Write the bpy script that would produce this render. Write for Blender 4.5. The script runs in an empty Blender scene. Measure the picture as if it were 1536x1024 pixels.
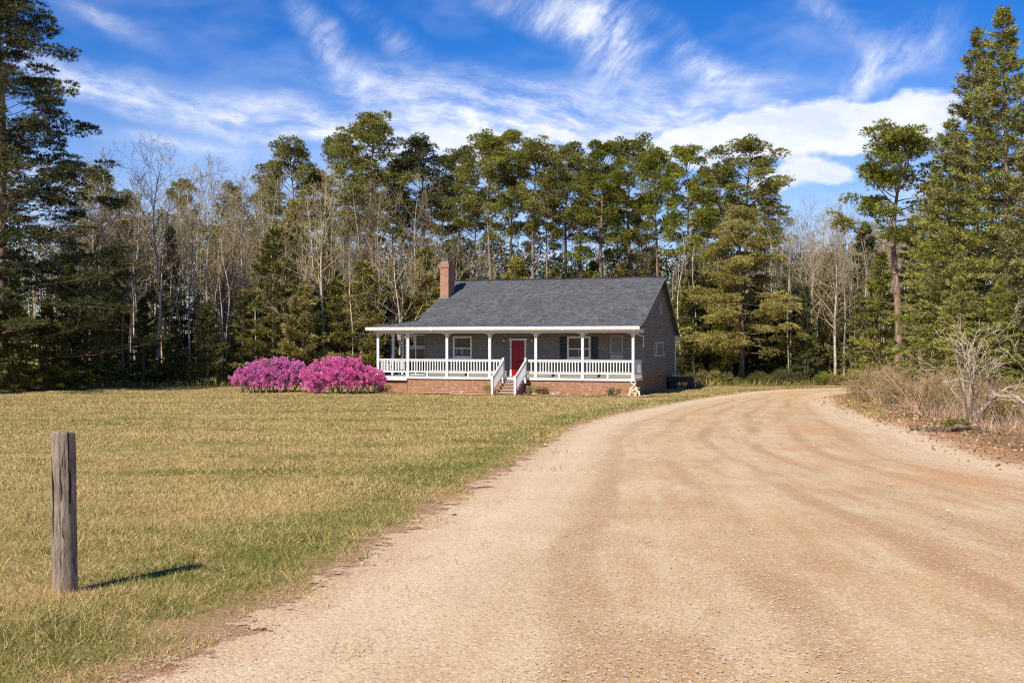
import bpy, math, random
import numpy as np
from mathutils import Vector
SEED = 11
RNG = np.random.default_rng(SEED); random.seed(SEED)
SC = bpy.context.scene; COL = SC.collection
F = 1600.0; EYE = 1.6

# ---------------------------------------------------------------- helpers
class MB:
    """collects vertices, triangles and quads; build() links them as ONE mesh object"""
    def __init__(s): s.v = []; s.q = []; s.t = []; s.r = []; s.n = 0
    def add(s, V, Q=None, T=None, R=None):
        V = np.asarray(V, float).reshape(-1, 3)
        if Q is not None and len(Q): s.q.append(np.asarray(Q, int).reshape(-1, 4) + s.n)
        if T is not None and len(T): s.t.append(np.asarray(T, int).reshape(-1, 3) + s.n)
        s.v.append(V); s.r.append(np.full(len(V), 0.5) if R is None else np.broadcast_to(np.asarray(R, float), (len(V),)))
        s.n += len(V)
    def box(s, a, b, R=None):
        (x0, y0, z0), (x1, y1, z1) = a, b
        V = [(x0,y0,z0),(x1,y0,z0),(x1,y1,z0),(x0,y1,z0),(x0,y0,z1),(x1,y0,z1),(x1,y1,z1),(x0,y1,z1)]
        s.add(V, [(0,3,2,1),(4,5,6,7),(0,1,5,4),(1,2,6,5),(2,3,7,6),(3,0,4,7)], R=R)
    def beam(s, p, q, w, h):
        """rectangular bar between two points, w across, h up"""
        p = np.array(p, float); q = np.array(q, float); d = q - p; d /= np.linalg.norm(d)
        up = np.array([0, 0, 1.0]) if abs(d[2]) < .95 else np.array([0, 1.0, 0])
        sx = np.cross(d, up); sx /= np.linalg.norm(sx); u = np.cross(sx, d)
        V = [c + sx*a*w/2 + u*b*h/2 for c in (p, q) for a, b in ((-1,-1),(1,-1),(1,1),(-1,1))]
        s.add(V, [(0,1,2,3),(7,6,5,4),(0,4,5,1),(1,5,6,2),(2,6,7,3),(3,7,4,0)])
    def slab(s, P, t):
        """a sloping quad given thickness t downwards"""
        P = np.array(P, float); B = P - np.array([0, 0, t]); n = len(P)
        V = np.vstack([P, B])
        Q = [(i, i+n, (i+1) % n + n, (i+1) % n) for i in range(n)]
        if n == 4: s.add(V, Q + [(0,1,2,3),(7,6,5,4)])
        else: s.add(V, Q, [(0,1,2),(5,4,3)])
    def tube(s, P, R, k=8, rnd=.5, cap=True):
        P = np.array(P, float); R = np.broadcast_to(np.asarray(R, float), (len(P),)); n = len(P)
        T = np.gradient(P, axis=0); T /= np.linalg.norm(T, axis=1)[:, None] + 1e-9
        ref = np.array([1.0, 0, 0]) if abs(T[:, 0]).mean() < .8 else np.array([0, 1.0, 0])
        A = np.cross(T, ref); A /= np.linalg.norm(A, axis=1)[:, None] + 1e-9; B = np.cross(T, A)
        an = np.arange(k)*2*math.pi/k
        V = P[:, None] + R[:, None, None]*(A[:, None]*np.cos(an)[None, :, None] + B[:, None]*np.sin(an)[None, :, None])
        i = np.arange(n-1)[:, None]*k; j = np.arange(k)[None]; j2 = (j+1) % k
        Q = np.stack([i+j, i+k+j, i+k+j2, i+j2], -1).reshape(-1, 4)
        V = V.reshape(-1, 3); T3 = []
        if cap:
            V = np.vstack([V, P[0], P[-1]]); m = n*k
            T3 = [(m, a, (a+1) % k) for a in range(k)] + [(m+1, (n-1)*k+(a+1) % k, (n-1)*k+a) for a in range(k)]
        s.add(V, Q, T3, R=rnd)
    def segs(s, A, B, ra, rb, rnd=None):
        """many thin three-sided prisms at once"""
        A = np.asarray(A, float); B = np.asarray(B, float); n = len(A)
        if not n: return
        D = B - A; D /= np.linalg.norm(D, axis=1)[:, None] + 1e-9
        ref = np.where(np.abs(D[:, 2:3]) < .9, [[0, 0, 1.0]], [[1.0, 0, 0]])
        X = np.cross(D, ref); X /= np.linalg.norm(X, axis=1)[:, None] + 1e-9; Y = np.cross(D, X)
        an = np.arange(3)*2*math.pi/3
        off = X[:, None]*np.cos(an)[None, :, None] + Y[:, None]*np.sin(an)[None, :, None]
        V = np.concatenate([A[:, None] + off*np.reshape(ra, (-1, 1, 1)), B[:, None] + off*np.reshape(rb, (-1, 1, 1))], 1)
        b = np.arange(n)[:, None]*6
        Q = np.concatenate([b + np.array([[a, a+3, (a+1) % 3+3, (a+1) % 3]]) for a in range(3)], 0)
        R = None if rnd is None else np.repeat(rnd, 6)
        s.add(V.reshape(-1, 3), Q, R=R)
    def blades(s, C, D, L, W, rnd, rg, tri=False):
        """many small leaf faces: rhombus (or triangle) from base C along D"""
        n = len(C); D = D/(np.linalg.norm(D, axis=1)[:, None] + 1e-9)
        S = np.cross(D, rg.normal(size=(n, 3))); S /= np.linalg.norm(S, axis=1)[:, None] + 1e-9
        L = np.broadcast_to(L, (n,))[:, None]; W = np.broadcast_to(W, (n,))[:, None]
        if tri:
            V = np.stack([C - S*W/2, C + S*W/2, C + D*L], 1)
            s.add(V.reshape(-1, 3), T=np.arange(n*3).reshape(-1, 3), R=np.repeat(rnd, 3))
        else:
            V = np.stack([C, C + D*L*.5 + S*W/2, C + D*L, C + D*L*.5 - S*W/2], 1)
            s.add(V.reshape(-1, 3), Q=np.arange(n*4).reshape(-1, 4), R=np.repeat(rnd, 4))
    def mesh(s, name, mat, smooth=False):
        me = bpy.data.meshes.new(name)
        V = np.vstack(s.v); q = np.vstack(s.q) if s.q else np.zeros((0, 4), int); t = np.vstack(s.t) if s.t else np.zeros((0, 3), int)
        me.vertices.add(len(V)); me.vertices.foreach_set('co', V.astype(np.float32).ravel())
        li = np.concatenate([q.ravel(), t.ravel()]); nf = len(q) + len(t)
        me.loops.add(len(li)); me.loops.foreach_set('vertex_index', li.astype(np.int32))
        me.polygons.add(nf)
        st = np.concatenate([np.arange(len(q))*4, len(q)*4 + np.arange(len(t))*3]).astype(np.int32)
        me.polygons.foreach_set('loop_start', st)
        me.update(calc_edges=True)
        a = me.attributes.new('rnd', 'FLOAT', 'POINT'); a.data.foreach_set('value', np.concatenate(s.r).astype(np.float32))
        me.polygons.foreach_set('use_smooth', np.full(nf, bool(smooth)))
        me.materials.append(mat); me.validate(); me.update()
        return me
    def build(s, name, mat, parent=None, smooth=False):
        o = bpy.data.objects.new(name, s.mesh(name, mat, smooth)); COL.objects.link(o)
        if parent is not None: o.parent = parent
        return o

def empty(name, loc=(0, 0, 0), rz=0):
    o = bpy.data.objects.new(name, None); COL.objects.link(o); o.location = loc; o.rotation_euler = (0, 0, rz)
    o.empty_display_size = .3
    return o
def tag(o, label=None, cat=None, group=None, kind=None):
    if label: o['label'] = label
    if cat: o['category'] = cat
    if group: o['group'] = group
    if kind: o['kind'] = kind
    return o
def copy_tree(o, parent=None):
    c = o.copy(); COL.objects.link(c); c.parent = parent
    for ch in KIDS.get(o.name, [x for x in o.children]): copy_tree(ch, c)
    return c
KIDS = {}
def gh(y):
    """height of the ground at depth y: a gentle fall towards the house, then level"""
    z = (56.6 - np.asarray(y, float))/2.5
    return -1.33 + .0235*2.5*np.where(z > 30, z, np.log1p(np.exp(np.minimum(z, 30))))
def at(px, py):
    """ground point seen at a pixel of the photograph"""
    y = 30.0
    for _ in range(60): y = .5*y + .5*F*(EYE - float(gh(y)))/(py - 512)
    return (px - 768)/F*y, y
def X(px, y): return (px - 768)/F*y

# ---------------------------------------------------------------- node helpers
class NT:
    def __init__(s, nt): s.nt = nt
    def n(s, typ, ins=None, **props):
        nd = s.nt.nodes.new(typ)
        for k, v in props.items(): setattr(nd, k, v)
        for k, v in (ins or {}).items(): s.put(nd.inputs[k], v)
        return nd
    def put(s, sock, v):
        if isinstance(v, bpy.types.NodeSocket): s.nt.links.new(v, sock)
        elif isinstance(v, bpy.types.Node): s.nt.links.new(v.outputs[0], sock)
        elif v is not None:
            if hasattr(sock.default_value, '__len__') and len(sock.default_value) == 4 and len(v) == 3: v = (*v, 1)
            sock.default_value = v
    def m(s, op, a, b=None, c=None, clamp=False):
        nd = s.nt.nodes.new('ShaderNodeMath'); nd.operation = op; nd.use_clamp = clamp
        for i, v in enumerate((a, b, c)):
            if v is not None: s.put(nd.inputs[i], v)
        return nd.outputs[0]
    def vm(s, op, a, b=None):
        nd = s.nt.nodes.new('ShaderNodeVectorMath'); nd.operation = op
        s.put(nd.inputs[0], a)
        if b is not None: s.put(nd.inputs[1], b)
        return nd.outputs[0]
    def mix(s, f, a, b, mode='MIX'):
        nd = s.nt.nodes.new('ShaderNodeMix'); nd.data_type = 'RGBA'; nd.blend_type = mode
        s.put(nd.inputs[0], f); s.put(nd.inputs[6], a); s.put(nd.inputs[7], b)
        return nd.outputs[2]
    def noise(s, vec, scale, detail=4, rough=.55, dist=0):
        nd = s.n('ShaderNodeTexNoise', {'Vector': vec, 'Scale': scale, 'Detail': detail, 'Roughness': rough, 'Distortion': dist})
        return nd.outputs['Fac']
    def ramp(s, f, lo, hi):
        nd = s.n('ShaderNodeMapRange', {'Value': f, 'From Min': lo, 'From Max': hi}); nd.interpolation_type = 'SMOOTHSTEP'
        return nd.outputs[0]
    def attr(s, name): return s.n('ShaderNodeAttribute', attribute_name=name).outputs['Fac']
    def sep(s, v): return s.n('ShaderNodeSeparateXYZ', {0: v}).outputs
    def comb(s, x, y, z): return s.n('ShaderNodeCombineXYZ', {0: x, 1: y, 2: z}).outputs[0]
    def obj(s): return s.n('ShaderNodeTexCoord').outputs['Object']
def newmat(name):
    m = bpy.data.materials.new(name); m.use_nodes = True; m.node_tree.nodes.clear(); return m, NT(m.node_tree)
def finish(g, col, rough=.8, bump=None, bs=.3, bd=.02, spec=.3, metal=0, transl=0, alpha=None, normal=None):
    p = g.n('ShaderNodeBsdfPrincipled', {'Base Color': col, 'Roughness': rough, 'Specular IOR Level': spec, 'Metallic': metal})
    if bump is not None:
        b = g.n('ShaderNodeBump', {'Height': bump, 'Strength': bs, 'Distance': bd}); g.put(p.inputs['Normal'], b.outputs[0])
    out = p.outputs[0]
    if transl:
        t = g.n('ShaderNodeBsdfTranslucent', {'Color': col}); mx = g.n('ShaderNodeMixShader', {0: transl, 1: out, 2: t.outputs[0]}); out = mx.outputs[0]
    if alpha is not None:
        t = g.n('ShaderNodeBsdfTransparent'); mx = g.n('ShaderNodeMixShader', {0: alpha, 1: t.outputs[0], 2: out}); out = mx.outputs[0]
    o = g.n('ShaderNodeOutputMaterial'); g.nt.links.new(out, o.inputs[0])
def leafmat(name, dark, light, transl=.25, rough=.6, spec=.25, third=None):
    m, g = newmat(name); r = g.attr('rnd')
    oi = g.n('ShaderNodeObjectInfo').outputs['Random']
    c = g.mix(g.ramp(r, .05, .95), dark, light)
    if third: c = g.mix(g.ramp(g.m('FRACT', g.m('MULTIPLY', r, 17.3)), .8, .9), c, third)
    h = g.n('ShaderNodeHueSaturation', {'Color': c, 'Hue': g.m('ADD', .485, g.m('MULTIPLY', oi, .03)), 'Saturation': g.m('ADD', .85, g.m('MULTIPLY', oi, .2)), 'Value': g.m('ADD', .8, g.m('MULTIPLY', g.m('FRACT', g.m('MULTIPLY', oi, 7.7)), .4))})
    finish(g, h.outputs[0], rough, transl=transl, spec=spec); return m
def barkmat(name, a, b, sc=(6, 6, 1.2), bs=.6, bd=.03, third=None):
    m, g = newmat(name); v = g.vm('MULTIPLY', g.obj(), sc)
    oi = g.n('ShaderNodeObjectInfo').outputs['Random']
    n1 = g.noise(v, 1.6, 6, .65); n2 = g.noise(v, 6, 4)
    c = g.mix(g.ramp(n1, .35, .68), a, b)
    if third: c = g.mix(g.ramp(g.noise(g.obj(), 1.1, 3), .52, .62), c, third)
    h = g.n('ShaderNodeHueSaturation', {'Color': c, 'Value': g.m('ADD', .75, g.m('MULTIPLY', oi, .5))})
    finish(g, h.outputs[0], .9, bump=g.m('ADD', n1, g.m('MULTIPLY', n2, .4)), bs=bs, bd=bd, spec=.15); return m
def plain(name, col, rough=.6, var=.12, scale=3, spec=.3, metal=0, grain=None):
    m, g = newmat(name); o = g.obj()
    n1 = g.noise(o, scale, 5, .6); n2 = g.noise(o, scale*9, 3)
    c = g.mix(g.ramp(n1, .3, .7), [x*(1-var) for x in col], [min(1, x*(1+var)) for x in col])
    c = g.mix(g.ramp(n2, .55, .8), c, [x*(1-1.6*var) for x in col])
    finish(g, c, rough, bump=n2, bs=.15, bd=.01, spec=spec, metal=metal); return m

# ---------------------------------------------------------------- camera, sun, sky
cd = bpy.data.cameras.new('camera'); cam = bpy.data.objects.new('camera', cd); COL.objects.link(cam)
cam.location = (0, 0, EYE); cam.rotation_euler = (math.pi/2, 0, 0)
cd.sensor_width = 36; cd.lens = 36*F/1536; cd.clip_end = 5000; cd.clip_start = .05
SC.camera = cam
S_EL = math.radians(44); S_AZ = math.atan2(-.545, -.84)
sd = Vector((math.cos(S_EL)*math.sin(S_AZ), math.cos(S_EL)*math.cos(S_AZ), math.sin(S_EL)))
sl = bpy.data.lights.new('sun', 'SUN'); sl.energy = 5.0; sl.angle = math.radians(.5); sl.color = (1, .92, .78)
so = bpy.data.objects.new('sun', sl); COL.objects.link(so); so.rotation_euler = sd.to_track_quat('Z', 'Y').to_euler(); so.location = (-30, -40, 50)
W = bpy.data.worlds.new("World"); SC.world = W; W.use_nodes = True; W.node_tree.nodes.clear(); g = NT(W.node_tree)
sky = g.n('ShaderNodeTexSky', sky_type='NISHITA'); sky.sun_disc = False; sky.sun_elevation = S_EL; sky.sun_rotation = S_AZ % (2*math.pi)
sky.air_density = 1.0; sky.dust_density = .2; sky.ozone_density = 3.0; sky.altitude = 300
d = g.n('ShaderNodeTexCoord').outputs['Generated']; dx, dy, dz = g.sep(d)[:3]
az = g.m('ARCTAN2', dx, dy); el = g.m('ARCSINE', dz)
P = g.comb(az, el, 0)
# large warp, then fibrous cirrus noise stretched along a drifting direction
wn = g.n('ShaderNodeTexNoise', {'Vector': P, 'Scale': 5.0, 'Detail': 2}); 
warp = g.vm('MULTIPLY', g.vm('SUBTRACT', wn.outputs['Color'], (.5, .5, .5)), (.07, .05, 0))
wn2 = g.n('ShaderNodeTexNoise', {'Vector': P, 'Scale': 18.0, 'Detail': 3})
warp2 = g.vm('MULTIPLY', g.vm('SUBTRACT', wn2.outputs['Color'], (.5, .5, .5)), (.022, .016, 0))
Pw = g.vm('ADD', g.vm('ADD', P, warp), warp2)
def rotv(v, ang):
    nd = g.n('ShaderNodeVectorRotate', {'Vector': v, 'Angle': ang}); nd.rotation_type = 'Z_AXIS'; return nd.outputs[0]
def fib(ang, sx, sy, off, det=7, ro=.62):
    return g.noise(g.vm('ADD', g.vm('MULTIPLY', rotv(Pw, ang), (sx, sy, 1)), (off, off*.7, 0)), 1, det, ro)
fa = fib(.2, 7, 30, 3.1); fb = fib(-.9, 9, 26, 8.8); fc = fib(0, 9, 17, 5.3, 8, .6)
def pxd(px, py): a = (px-768)/F; return math.atan(a), math.atan((512-py)/F/math.sqrt(1+a*a))
def streak(px, py, lx, ly, ang, soft=1.0):
    """elliptical patch of sky (direction space), half sizes in photo pixels, ang in degrees, up to the right positive"""
    a0, e0 = pxd(px, py); v = g.vm('SUBTRACT', Pw, (a0 + .0, e0, 0)); v = rotv(v, -math.radians(ang))
    v = g.vm('MULTIPLY', v, (F/lx, F/ly, 0)); ln = g.n('ShaderNodeVectorMath', {0: v}, operation='LENGTH').outputs['Value']
    return g.ramp(ln, 1.0, 1.0 - soft)
def msum(L):
    r = L[0]
    for x in L[1:]: r = g.m('ADD', r, x)
    return r
def sc_(x, k): return g.m('MULTIPLY', x, k)
A = msum([sc_(streak(230, 150, 260, 42, -9), .85), sc_(streak(420, 185, 200, 48, -8), .9), sc_(streak(60, 110, 200, 30, -14), .4), sc_(streak(130, 20, 160, 22, -25), .4),
          sc_(streak(640, 165, 330, 90, -5), .95), sc_(streak(230, 205, 160, 16, -3), .35), sc_(streak(960, 175, 330, 90, 2), 1.0), sc_(streak(560, 235, 420, 60, 0), .55), sc_(streak(720, 210, 500, 60, 0), .6)])
B = msum([sc_(streak(500, 90, 150, 48, -42), .75), sc_(streak(590, 60, 130, 30, -30), .35), sc_(streak(915, 60, 150, 75, -65), 1.25), sc_(streak(840, 25, 190, 45, -18), .75), sc_(streak(1060, 110, 130, 42, -38), .7),
          sc_(streak(1230, 20, 130, 36, -35), .65), sc_(streak(1340, 90, 150, 55, 30), .75), sc_(streak(1290, 130, 120, 40, 50), .4), sc_(streak(1000, 40, 120, 25, -50), .4)])
Cc = msum([sc_(streak(1180, 205, 280, 52, 5, .8), 1.25), sc_(streak(1340, 188, 130, 54, 12, .8), 1.3), sc_(streak(1200, 270, 110, 30, 0, .8), 1.0), sc_(streak(1050, 225, 170, 30, 3), .6)])
f2 = g.noise(g.vm('ADD', g.vm('MULTIPLY', rotv(Pw, .1), (26, 70, 1)), (2, 9, 0)), 1, 8, .7); f3 = g.noise(g.vm('ADD', g.vm('MULTIPLY', rotv(Pw, -.8), (24, 60, 1)), (5, 1, 0)), 1, 8, .7)
fam = g.m('MULTIPLY', g.ramp(fa, .26, .72), g.m('ADD', .35, g.m('MULTIPLY', g.ramp(f2, .28, .68), .9))); fbm = g.m('MULTIPLY', g.ramp(fb, .28, .76), g.m('ADD', .3, g.m('MULTIPLY', g.ramp(f3, .28, .68), 1.0)))
puff = g.noise(g.vm('ADD', g.vm('MULTIPLY', P, (15, 30, 1)), (3.3, 1.1, 0)), 1, 9, .6)
Cd = g.ramp(g.m('ADD', Cc, g.m('MULTIPLY', g.m('SUBTRACT', puff, .5), 2.6)), .30, .85)
veil = sc_(g.ramp(g.noise(g.vm('MULTIPLY', Pw, (5, 12, 1)), 1, 4), .46, .8), .25)
low = sc_(g.ramp(el, .28, .04), .5)
dens = msum([g.m('MULTIPLY', A, fam), g.m('MULTIPLY', B, fbm), g.m('MULTIPLY', sc_(Cd, .84), g.ramp(Cc, .0, .35)), veil, low])
dens = g.m('MULTIPLY', dens, 1, clamp=True)
skyc = g.n('ShaderNodeHueSaturation', {'Color': sky.outputs[0], 'Saturation': 1.35, 'Value': .66}).outputs[0]
skyc = g.mix(1.0, skyc, (.56, .98, 1.5), 'MULTIPLY')
cshade = g.mix(g.ramp(g.noise(g.vm('MULTIPLY', Pw, (16, 34, 1)), 1, 5), .35, .6), (5.4, 6.0, 7.7), (6.9, 7.1, 7.8))
full = g.mix(g.m('MULTIPLY', dens, .97), skyc, cshade)
bg = g.n('ShaderNodeBackground', {'Color': full, 'Strength': .105}); wo = g.n('ShaderNodeOutputWorld'); W.node_tree.links.new(bg.outputs[0], wo.inputs[0])
vs = SC.view_settings; vs.view_transform = 'Standard'; vs.look = 'None'; vs.gamma = 1; vs.exposure = 0.45; vs.use_curve_mapping = False
SC.cycles.use_denoising = False; SC.cycles.pixel_filter_type = 'BLACKMAN_HARRIS'; SC.cycles.filter_width = 1.15; SC.cycles.max_bounces = 6; SC.cycles.transparent_max_bounces = 8
SC.cycles.denoising_input_passes = 'RGB_ALBEDO_NORMAL'
SC.cycles.sample_clamp_indirect = 4

# ---------------------------------------------------------------- driveway outline
LE = [(-9, -20), (-6.2, -6), (-4.2, 1), (-2.9, 4)] + [at(*p) for p in [(277, 1000), (400, 915), (500, 855), (600, 792), (700, 733), (765, 697), (805, 672), (835, 651), (875, 633), (930, 619), (1000, 606), (1050, 597), (1105, 589), (1160, 584.5), (1230, 582), (1310, 581), (1500, 580)]]
RE = [(13, -20), (11.6, -6), (10.6, 2), (9.6, 9)] + [at(*p) for p in [(1536, 702), (1460, 674), (1400, 652), (1340, 634), (1290, 619), (1258, 603), (1250, 594), (1270, 590), (1330, 588), (1500, 587)]]
def resample(P, n):
    P = np.array(P, float)
    # smooth (Chaikin) then resample by arc length
    for _ in range(2):
        Q = [P[0]]
        for a, b in zip(P[:-1], P[1:]): Q += [a*.75 + b*.25, a*.25 + b*.75]
        P = np.array(Q + [P[-1]])
    s = np.r_[0, np.cumsum(np.linalg.norm(np.diff(P, axis=0), axis=1))]
    u = np.linspace(0, s[-1], n)
    return np.stack([np.interp(u, s, P[:, 0]), np.interp(u, s, P[:, 1])], 1)
# pair the two edges so that cross-sections run square to the drive
LP = resample(LE, 240); RP = resample(RE, 240)
poly = np.vstack([LP, RP[::-1]])
def inpoly(p, poly):
    x, y = p[:, 0], p[:, 1]; r = np.zeros(len(p), bool); n = len(poly)
    for i in range(n):
        x0, y0 = poly[i]; x1, y1 = poly[(i+1) % n]
        if y0 == y1: continue
        c = ((y0 > y) != (y1 > y)) & (x < (x1-x0)*(y-y0)/(y1-y0) + x0)
        r ^= c
    return r
def dpoly(p, E):
    d = np.full(len(p), 1e9)
    for a, b in zip(E[:-1], E[1:]):
        ab = b-a; t = np.clip(((p-a)@ab)/(ab@ab + 1e-12), 0, 1); q = a + t[:, None]*ab
        d = np.minimum(d, np.hypot(*(p-q).T))
    return d
LP2, RP2 = LP[::4], RP[::4]
def roadsd(p):
    """signed distance to the drive's edge, positive outside"""
    d = np.minimum(dpoly(p, LP2), dpoly(p, RP2)); return np.where(inpoly(p, poly), -d, d)
TREE_EDGE = 70.5
def lawn_f(p):
    """1 on mown lawn, 0 on woodland floor"""
    x, y = p[:, 0], p[:, 1]
    edge = TREE_EDGE + 1.2*np.sin(x*.35) + .8*np.sin(x*.9+1) - np.clip(-x-14, 0, 20)*.22
    f = np.clip((edge - y)/1.6, 0, 1)
    # right of the drive: only a narrow verge
    dr = dpoly(p, RP2); right = (x > np.interp(y, RP2[:40, 1], RP2[:40, 0]) - .3) & (x > 5)
    verge = np.clip((1.1 + .4*np.sin(y*.8) - dr)/.7, 0, 1)*np.clip((y-30)/6, 0, 1)
    return np.where(right & (y < 62), verge, f)

# ---------------------------------------------------------------- ground
def lawn_colour(g, o, blade=None):
    x, y, z = g.sep(o)[:3]
    band = g.noise(g.vm('MULTIPLY', o, (.10, .42, 1)), 1, 4, .6)
    patch = g.noise(g.vm('MULTIPLY', o, (.8, 1.1, 1)), 1, 7, .72)
    fine = g.noise(g.vm('MULTIPLY', o, (7, 9, 1)), 1, 5, .7)
    f = g.m('ADD', g.m('MULTIPLY', band, .45), g.m('MULTIPLY', patch, .55))
    if blade is not None: f = g.m('ADD', f, g.m('MULTIPLY', g.m('SUBTRACT', blade, .5), .34))
    else: f = g.m('ADD', f, g.m('MULTIPLY', g.m('SUBTRACT', fine, .5), .45))
    edge = g.attr('edge')
    near = g.ramp(g.m('ABSOLUTE', g.m('SUBTRACT', edge, .8)), 1.3, .2)   # greener strip beside the drive
    f = g.m('ADD', f, g.m('MULTIPLY', near, .09))
    return f
m_ground, g = newmat('lawn_and_leaf_litter'); o = g.obj()
f = lawn_colour(g, o)
fine = g.noise(g.vm('MULTIPLY', o, (14, 14, 1)), 1, 5, .7)
grass = g.mix(g.ramp(f, .455, .62), (.40, .29, .125), (.20, .19, .05))
grass = g.mix(g.ramp(fine, .5, .75), grass, g.mix(.5, grass, (.36, .26, .13)))
dirt = g.mix(g.ramp(fine, .35, .7), (.40, .235, .13), (.52, .34, .2))
edge = g.attr('edge')
en = g.m('ADD', edge, g.m('MULTIPLY', g.m('SUBTRACT', g.noise(o, 2.2, 5, .7), .5), 1.6))
grass = g.mix(g.ramp(en, .55, .0), grass, dirt)
litter = g.mix(g.ramp(g.noise(o, 9, 5, .75), .35, .65), (.10, .062, .03), (.34, .21, .11))
litter = g.mix(g.ramp(g.noise(o, .8, 3), .5, .65), litter, (.24, .17, .075))
litter = g.mix(g.ramp(en, 1.2, .0), litter, g.mix(.5, dirt, (.42, .2, .09)))
lw = g.ramp(g.m('ADD', g.attr('lawn'), g.m('MULTIPLY', g.m('SUBTRACT', g.noise(o, 1.7, 4), .5), .7)), .3, .6)
grass = g.mix(1.0, grass, (.80, .78, .74), 'MULTIPLY')
c = g.mix(lw, litter, grass)
finish(g, c, .95, bump=g.noise(g.vm('MULTIPLY', o, (22, 22, 4)), 1, 4, .7), bs=.9, bd=.03, spec=.08)
xs = np.unique(np.r_[-1500, -600, -250, -120, -70, np.arange(-48, 48, .34), 70, 120, 250, 600, 1500])
ys = np.unique(np.r_[-300, -100, -40, -15, np.arange(-4, 85, .34), 92, 100, 115, 140, 180, 260, 400, 700, 1200, 2500])
GX, GY = np.meshgrid(xs, ys); Pg = np.stack([GX.ravel(), GY.ravel()], 1)
sdg = roadsd(Pg)
def bumps(x, y): return (.018*np.sin(x*1.3+y*.7)+.015*np.sin(y*1.9-x*.6)+.012*np.sin(x*3.1+1)*np.sin(y*2.7))
def ghf(p):
    """ground surface height, with the little undulations that die out under the drive"""
    return None
zz = gh(Pg[:, 1]) + bumps(Pg[:, 0], Pg[:, 1])*np.clip(sdg, 0, 1) - .03*np.clip(-sdg, 0, 1)
b = MB(); nx, ny = len(xs), len(ys)
i = (np.arange(ny-1)[:, None]*nx + np.arange(nx-1)[None]).ravel()
b.add(np.c_[Pg, zz], np.stack([i, i+1, i+1+nx, i+nx], 1))
ground = b.build('ground', m_ground, smooth=True); tag(ground, 'dry straw and green lawn running back to the woodland floor', 'lawn', kind='structure')
def setattrf(o, name, val):
    a = o.data.attributes.new(name, 'FLOAT', 'POINT'); a.data.foreach_set('value', np.asarray(val, np.float32))
setattrf(ground, 'edge', sdg); setattrf(ground, 'lawn', lawn_f(Pg))
def zat(p, sd=None):
    p = np.asarray(p, float).reshape(-1, 2)
    if sd is None: sd = roadsd(p)
    return gh(p[:, 1]) + bumps(p[:, 0], p[:, 1])*np.clip(sd, 0, 1)

# the drive itself
m_road, g = newmat('packed_gravel'); o = g.obj(); t = g.attr('across'); e = g.attr('edge'); s_ = g.attr('along')
big = g.noise(g.vm('MULTIPLY', o, (.35, .16, 1)), 1, 4, .6); mid = g.noise(g.vm('MULTIPLY', o, (1.4, .9, 1)), 1, 5, .65); fin = g.noise(o, 30, 5, .75)
tv = g.comb(g.m('MULTIPLY', t, 22), g.m('MULTIPLY', s_, 7), 0); tr = g.noise(tv, 1, 4, .6, .3)
c = g.mix(g.ramp(big, .38, .62), (.56, .38, .205), (.60, .445, .275))
c = g.mix(sc_(g.ramp(mid, .42, .68), .75), c, (.46, .31, .17))
c = g.mix(sc_(g.ramp(tr, .5, .66), .7), c, (.47, .28, .14))
c = g.mix(sc_(g.ramp(tr, .46, .3), .45), c, (.70, .56, .37))
whl = g.m('ABSOLUTE', g.m('SINE', g.m('ADD', g.m('MULTIPLY', t, 27), g.m('MULTIPLY', g.m('SUBTRACT', g.noise(g.comb(sc_(t, 2), sc_(s_, 1.2), 0), 1, 2), .5), 3.5))))
c = g.mix(g.m('MULTIPLY', sc_(g.ramp(whl, .80, 1.0), .62), g.ramp(g.noise(g.comb(sc_(t, 8), sc_(s_, 2.5), 3), 1, 4), .36, .56)), c, (.40, .235, .115))
c = g.mix(g.m('MULTIPLY', sc_(g.ramp(whl, .25, .0), .4), g.ramp(g.noise(g.comb(sc_(t, 8), sc_(s_, 2.5), 7), 1, 4), .4, .6)), c, (.66, .52, .35))
c = g.mix(1.0, c, (.91, .885, .825), 'MULTIPLY')
or_ = g.m('MULTIPLY', g.ramp(g.noise(g.vm('MULTIPLY', o, (.5, .3, 1)), 1, 5, .7), .50, .66), g.ramp(t, .25, .6))
c = g.mix(sc_(or_, .75), c, (.50, .25, .105))
c = g.mix(sc_(g.ramp(e, -2.2, -.5), .6), c, (.68, .545, .375))
rust = g.ramp(g.m('ADD', e, g.m('MULTIPLY', g.m('SUBTRACT', g.noise(o, 1.5, 5, .7), .5), 1.2)), -.7, -.1)
c = g.mix(sc_(rust, .55), c, (.47, .28, .15))
vo = g.n('ShaderNodeTexVoronoi', {'Vector': o, 'Scale': 64.0}); vo2 = g.n('ShaderNodeTexVoronoi', {'Vector': o, 'Scale': 26.0})
vc = g.sep(vo.outputs['Color'])[0]
c = g.mix(sc_(g.ramp(vc, .78, .97), .45), c, (.78, .66, .52)); c = g.mix(sc_(g.ramp(vc, .2, .0), .7), c, (.27, .18, .12))
c = g.mix(sc_(g.ramp(fin, .5, .75), .45), c, (.40, .28, .18))
al = g.ramp(g.m('ADD', g.m('MULTIPLY', e, -1), g.m('MULTIPLY', g.m('SUBTRACT', g.noise(o, 2.6, 7, .75), .5), 1.7)), -.02, .14)
h = g.m('ADD', g.m('MULTIPLY', g.m('SUBTRACT', 1, vo.outputs['Distance']), .5), g.m('ADD', fin, g.m('MULTIPLY', g.m('SUBTRACT', 1, vo2.outputs['Distance']), .5)))
h = g.m('ADD', h, g.m('MULTIPLY', tr, 1.6))
finish(g, c, .92, bump=h, bs=.6, bd=.010, spec=.12, alpha=al)
NS, NTt = 240, 40
tt = np.linspace(-.06, 1.06, NTt)
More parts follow.
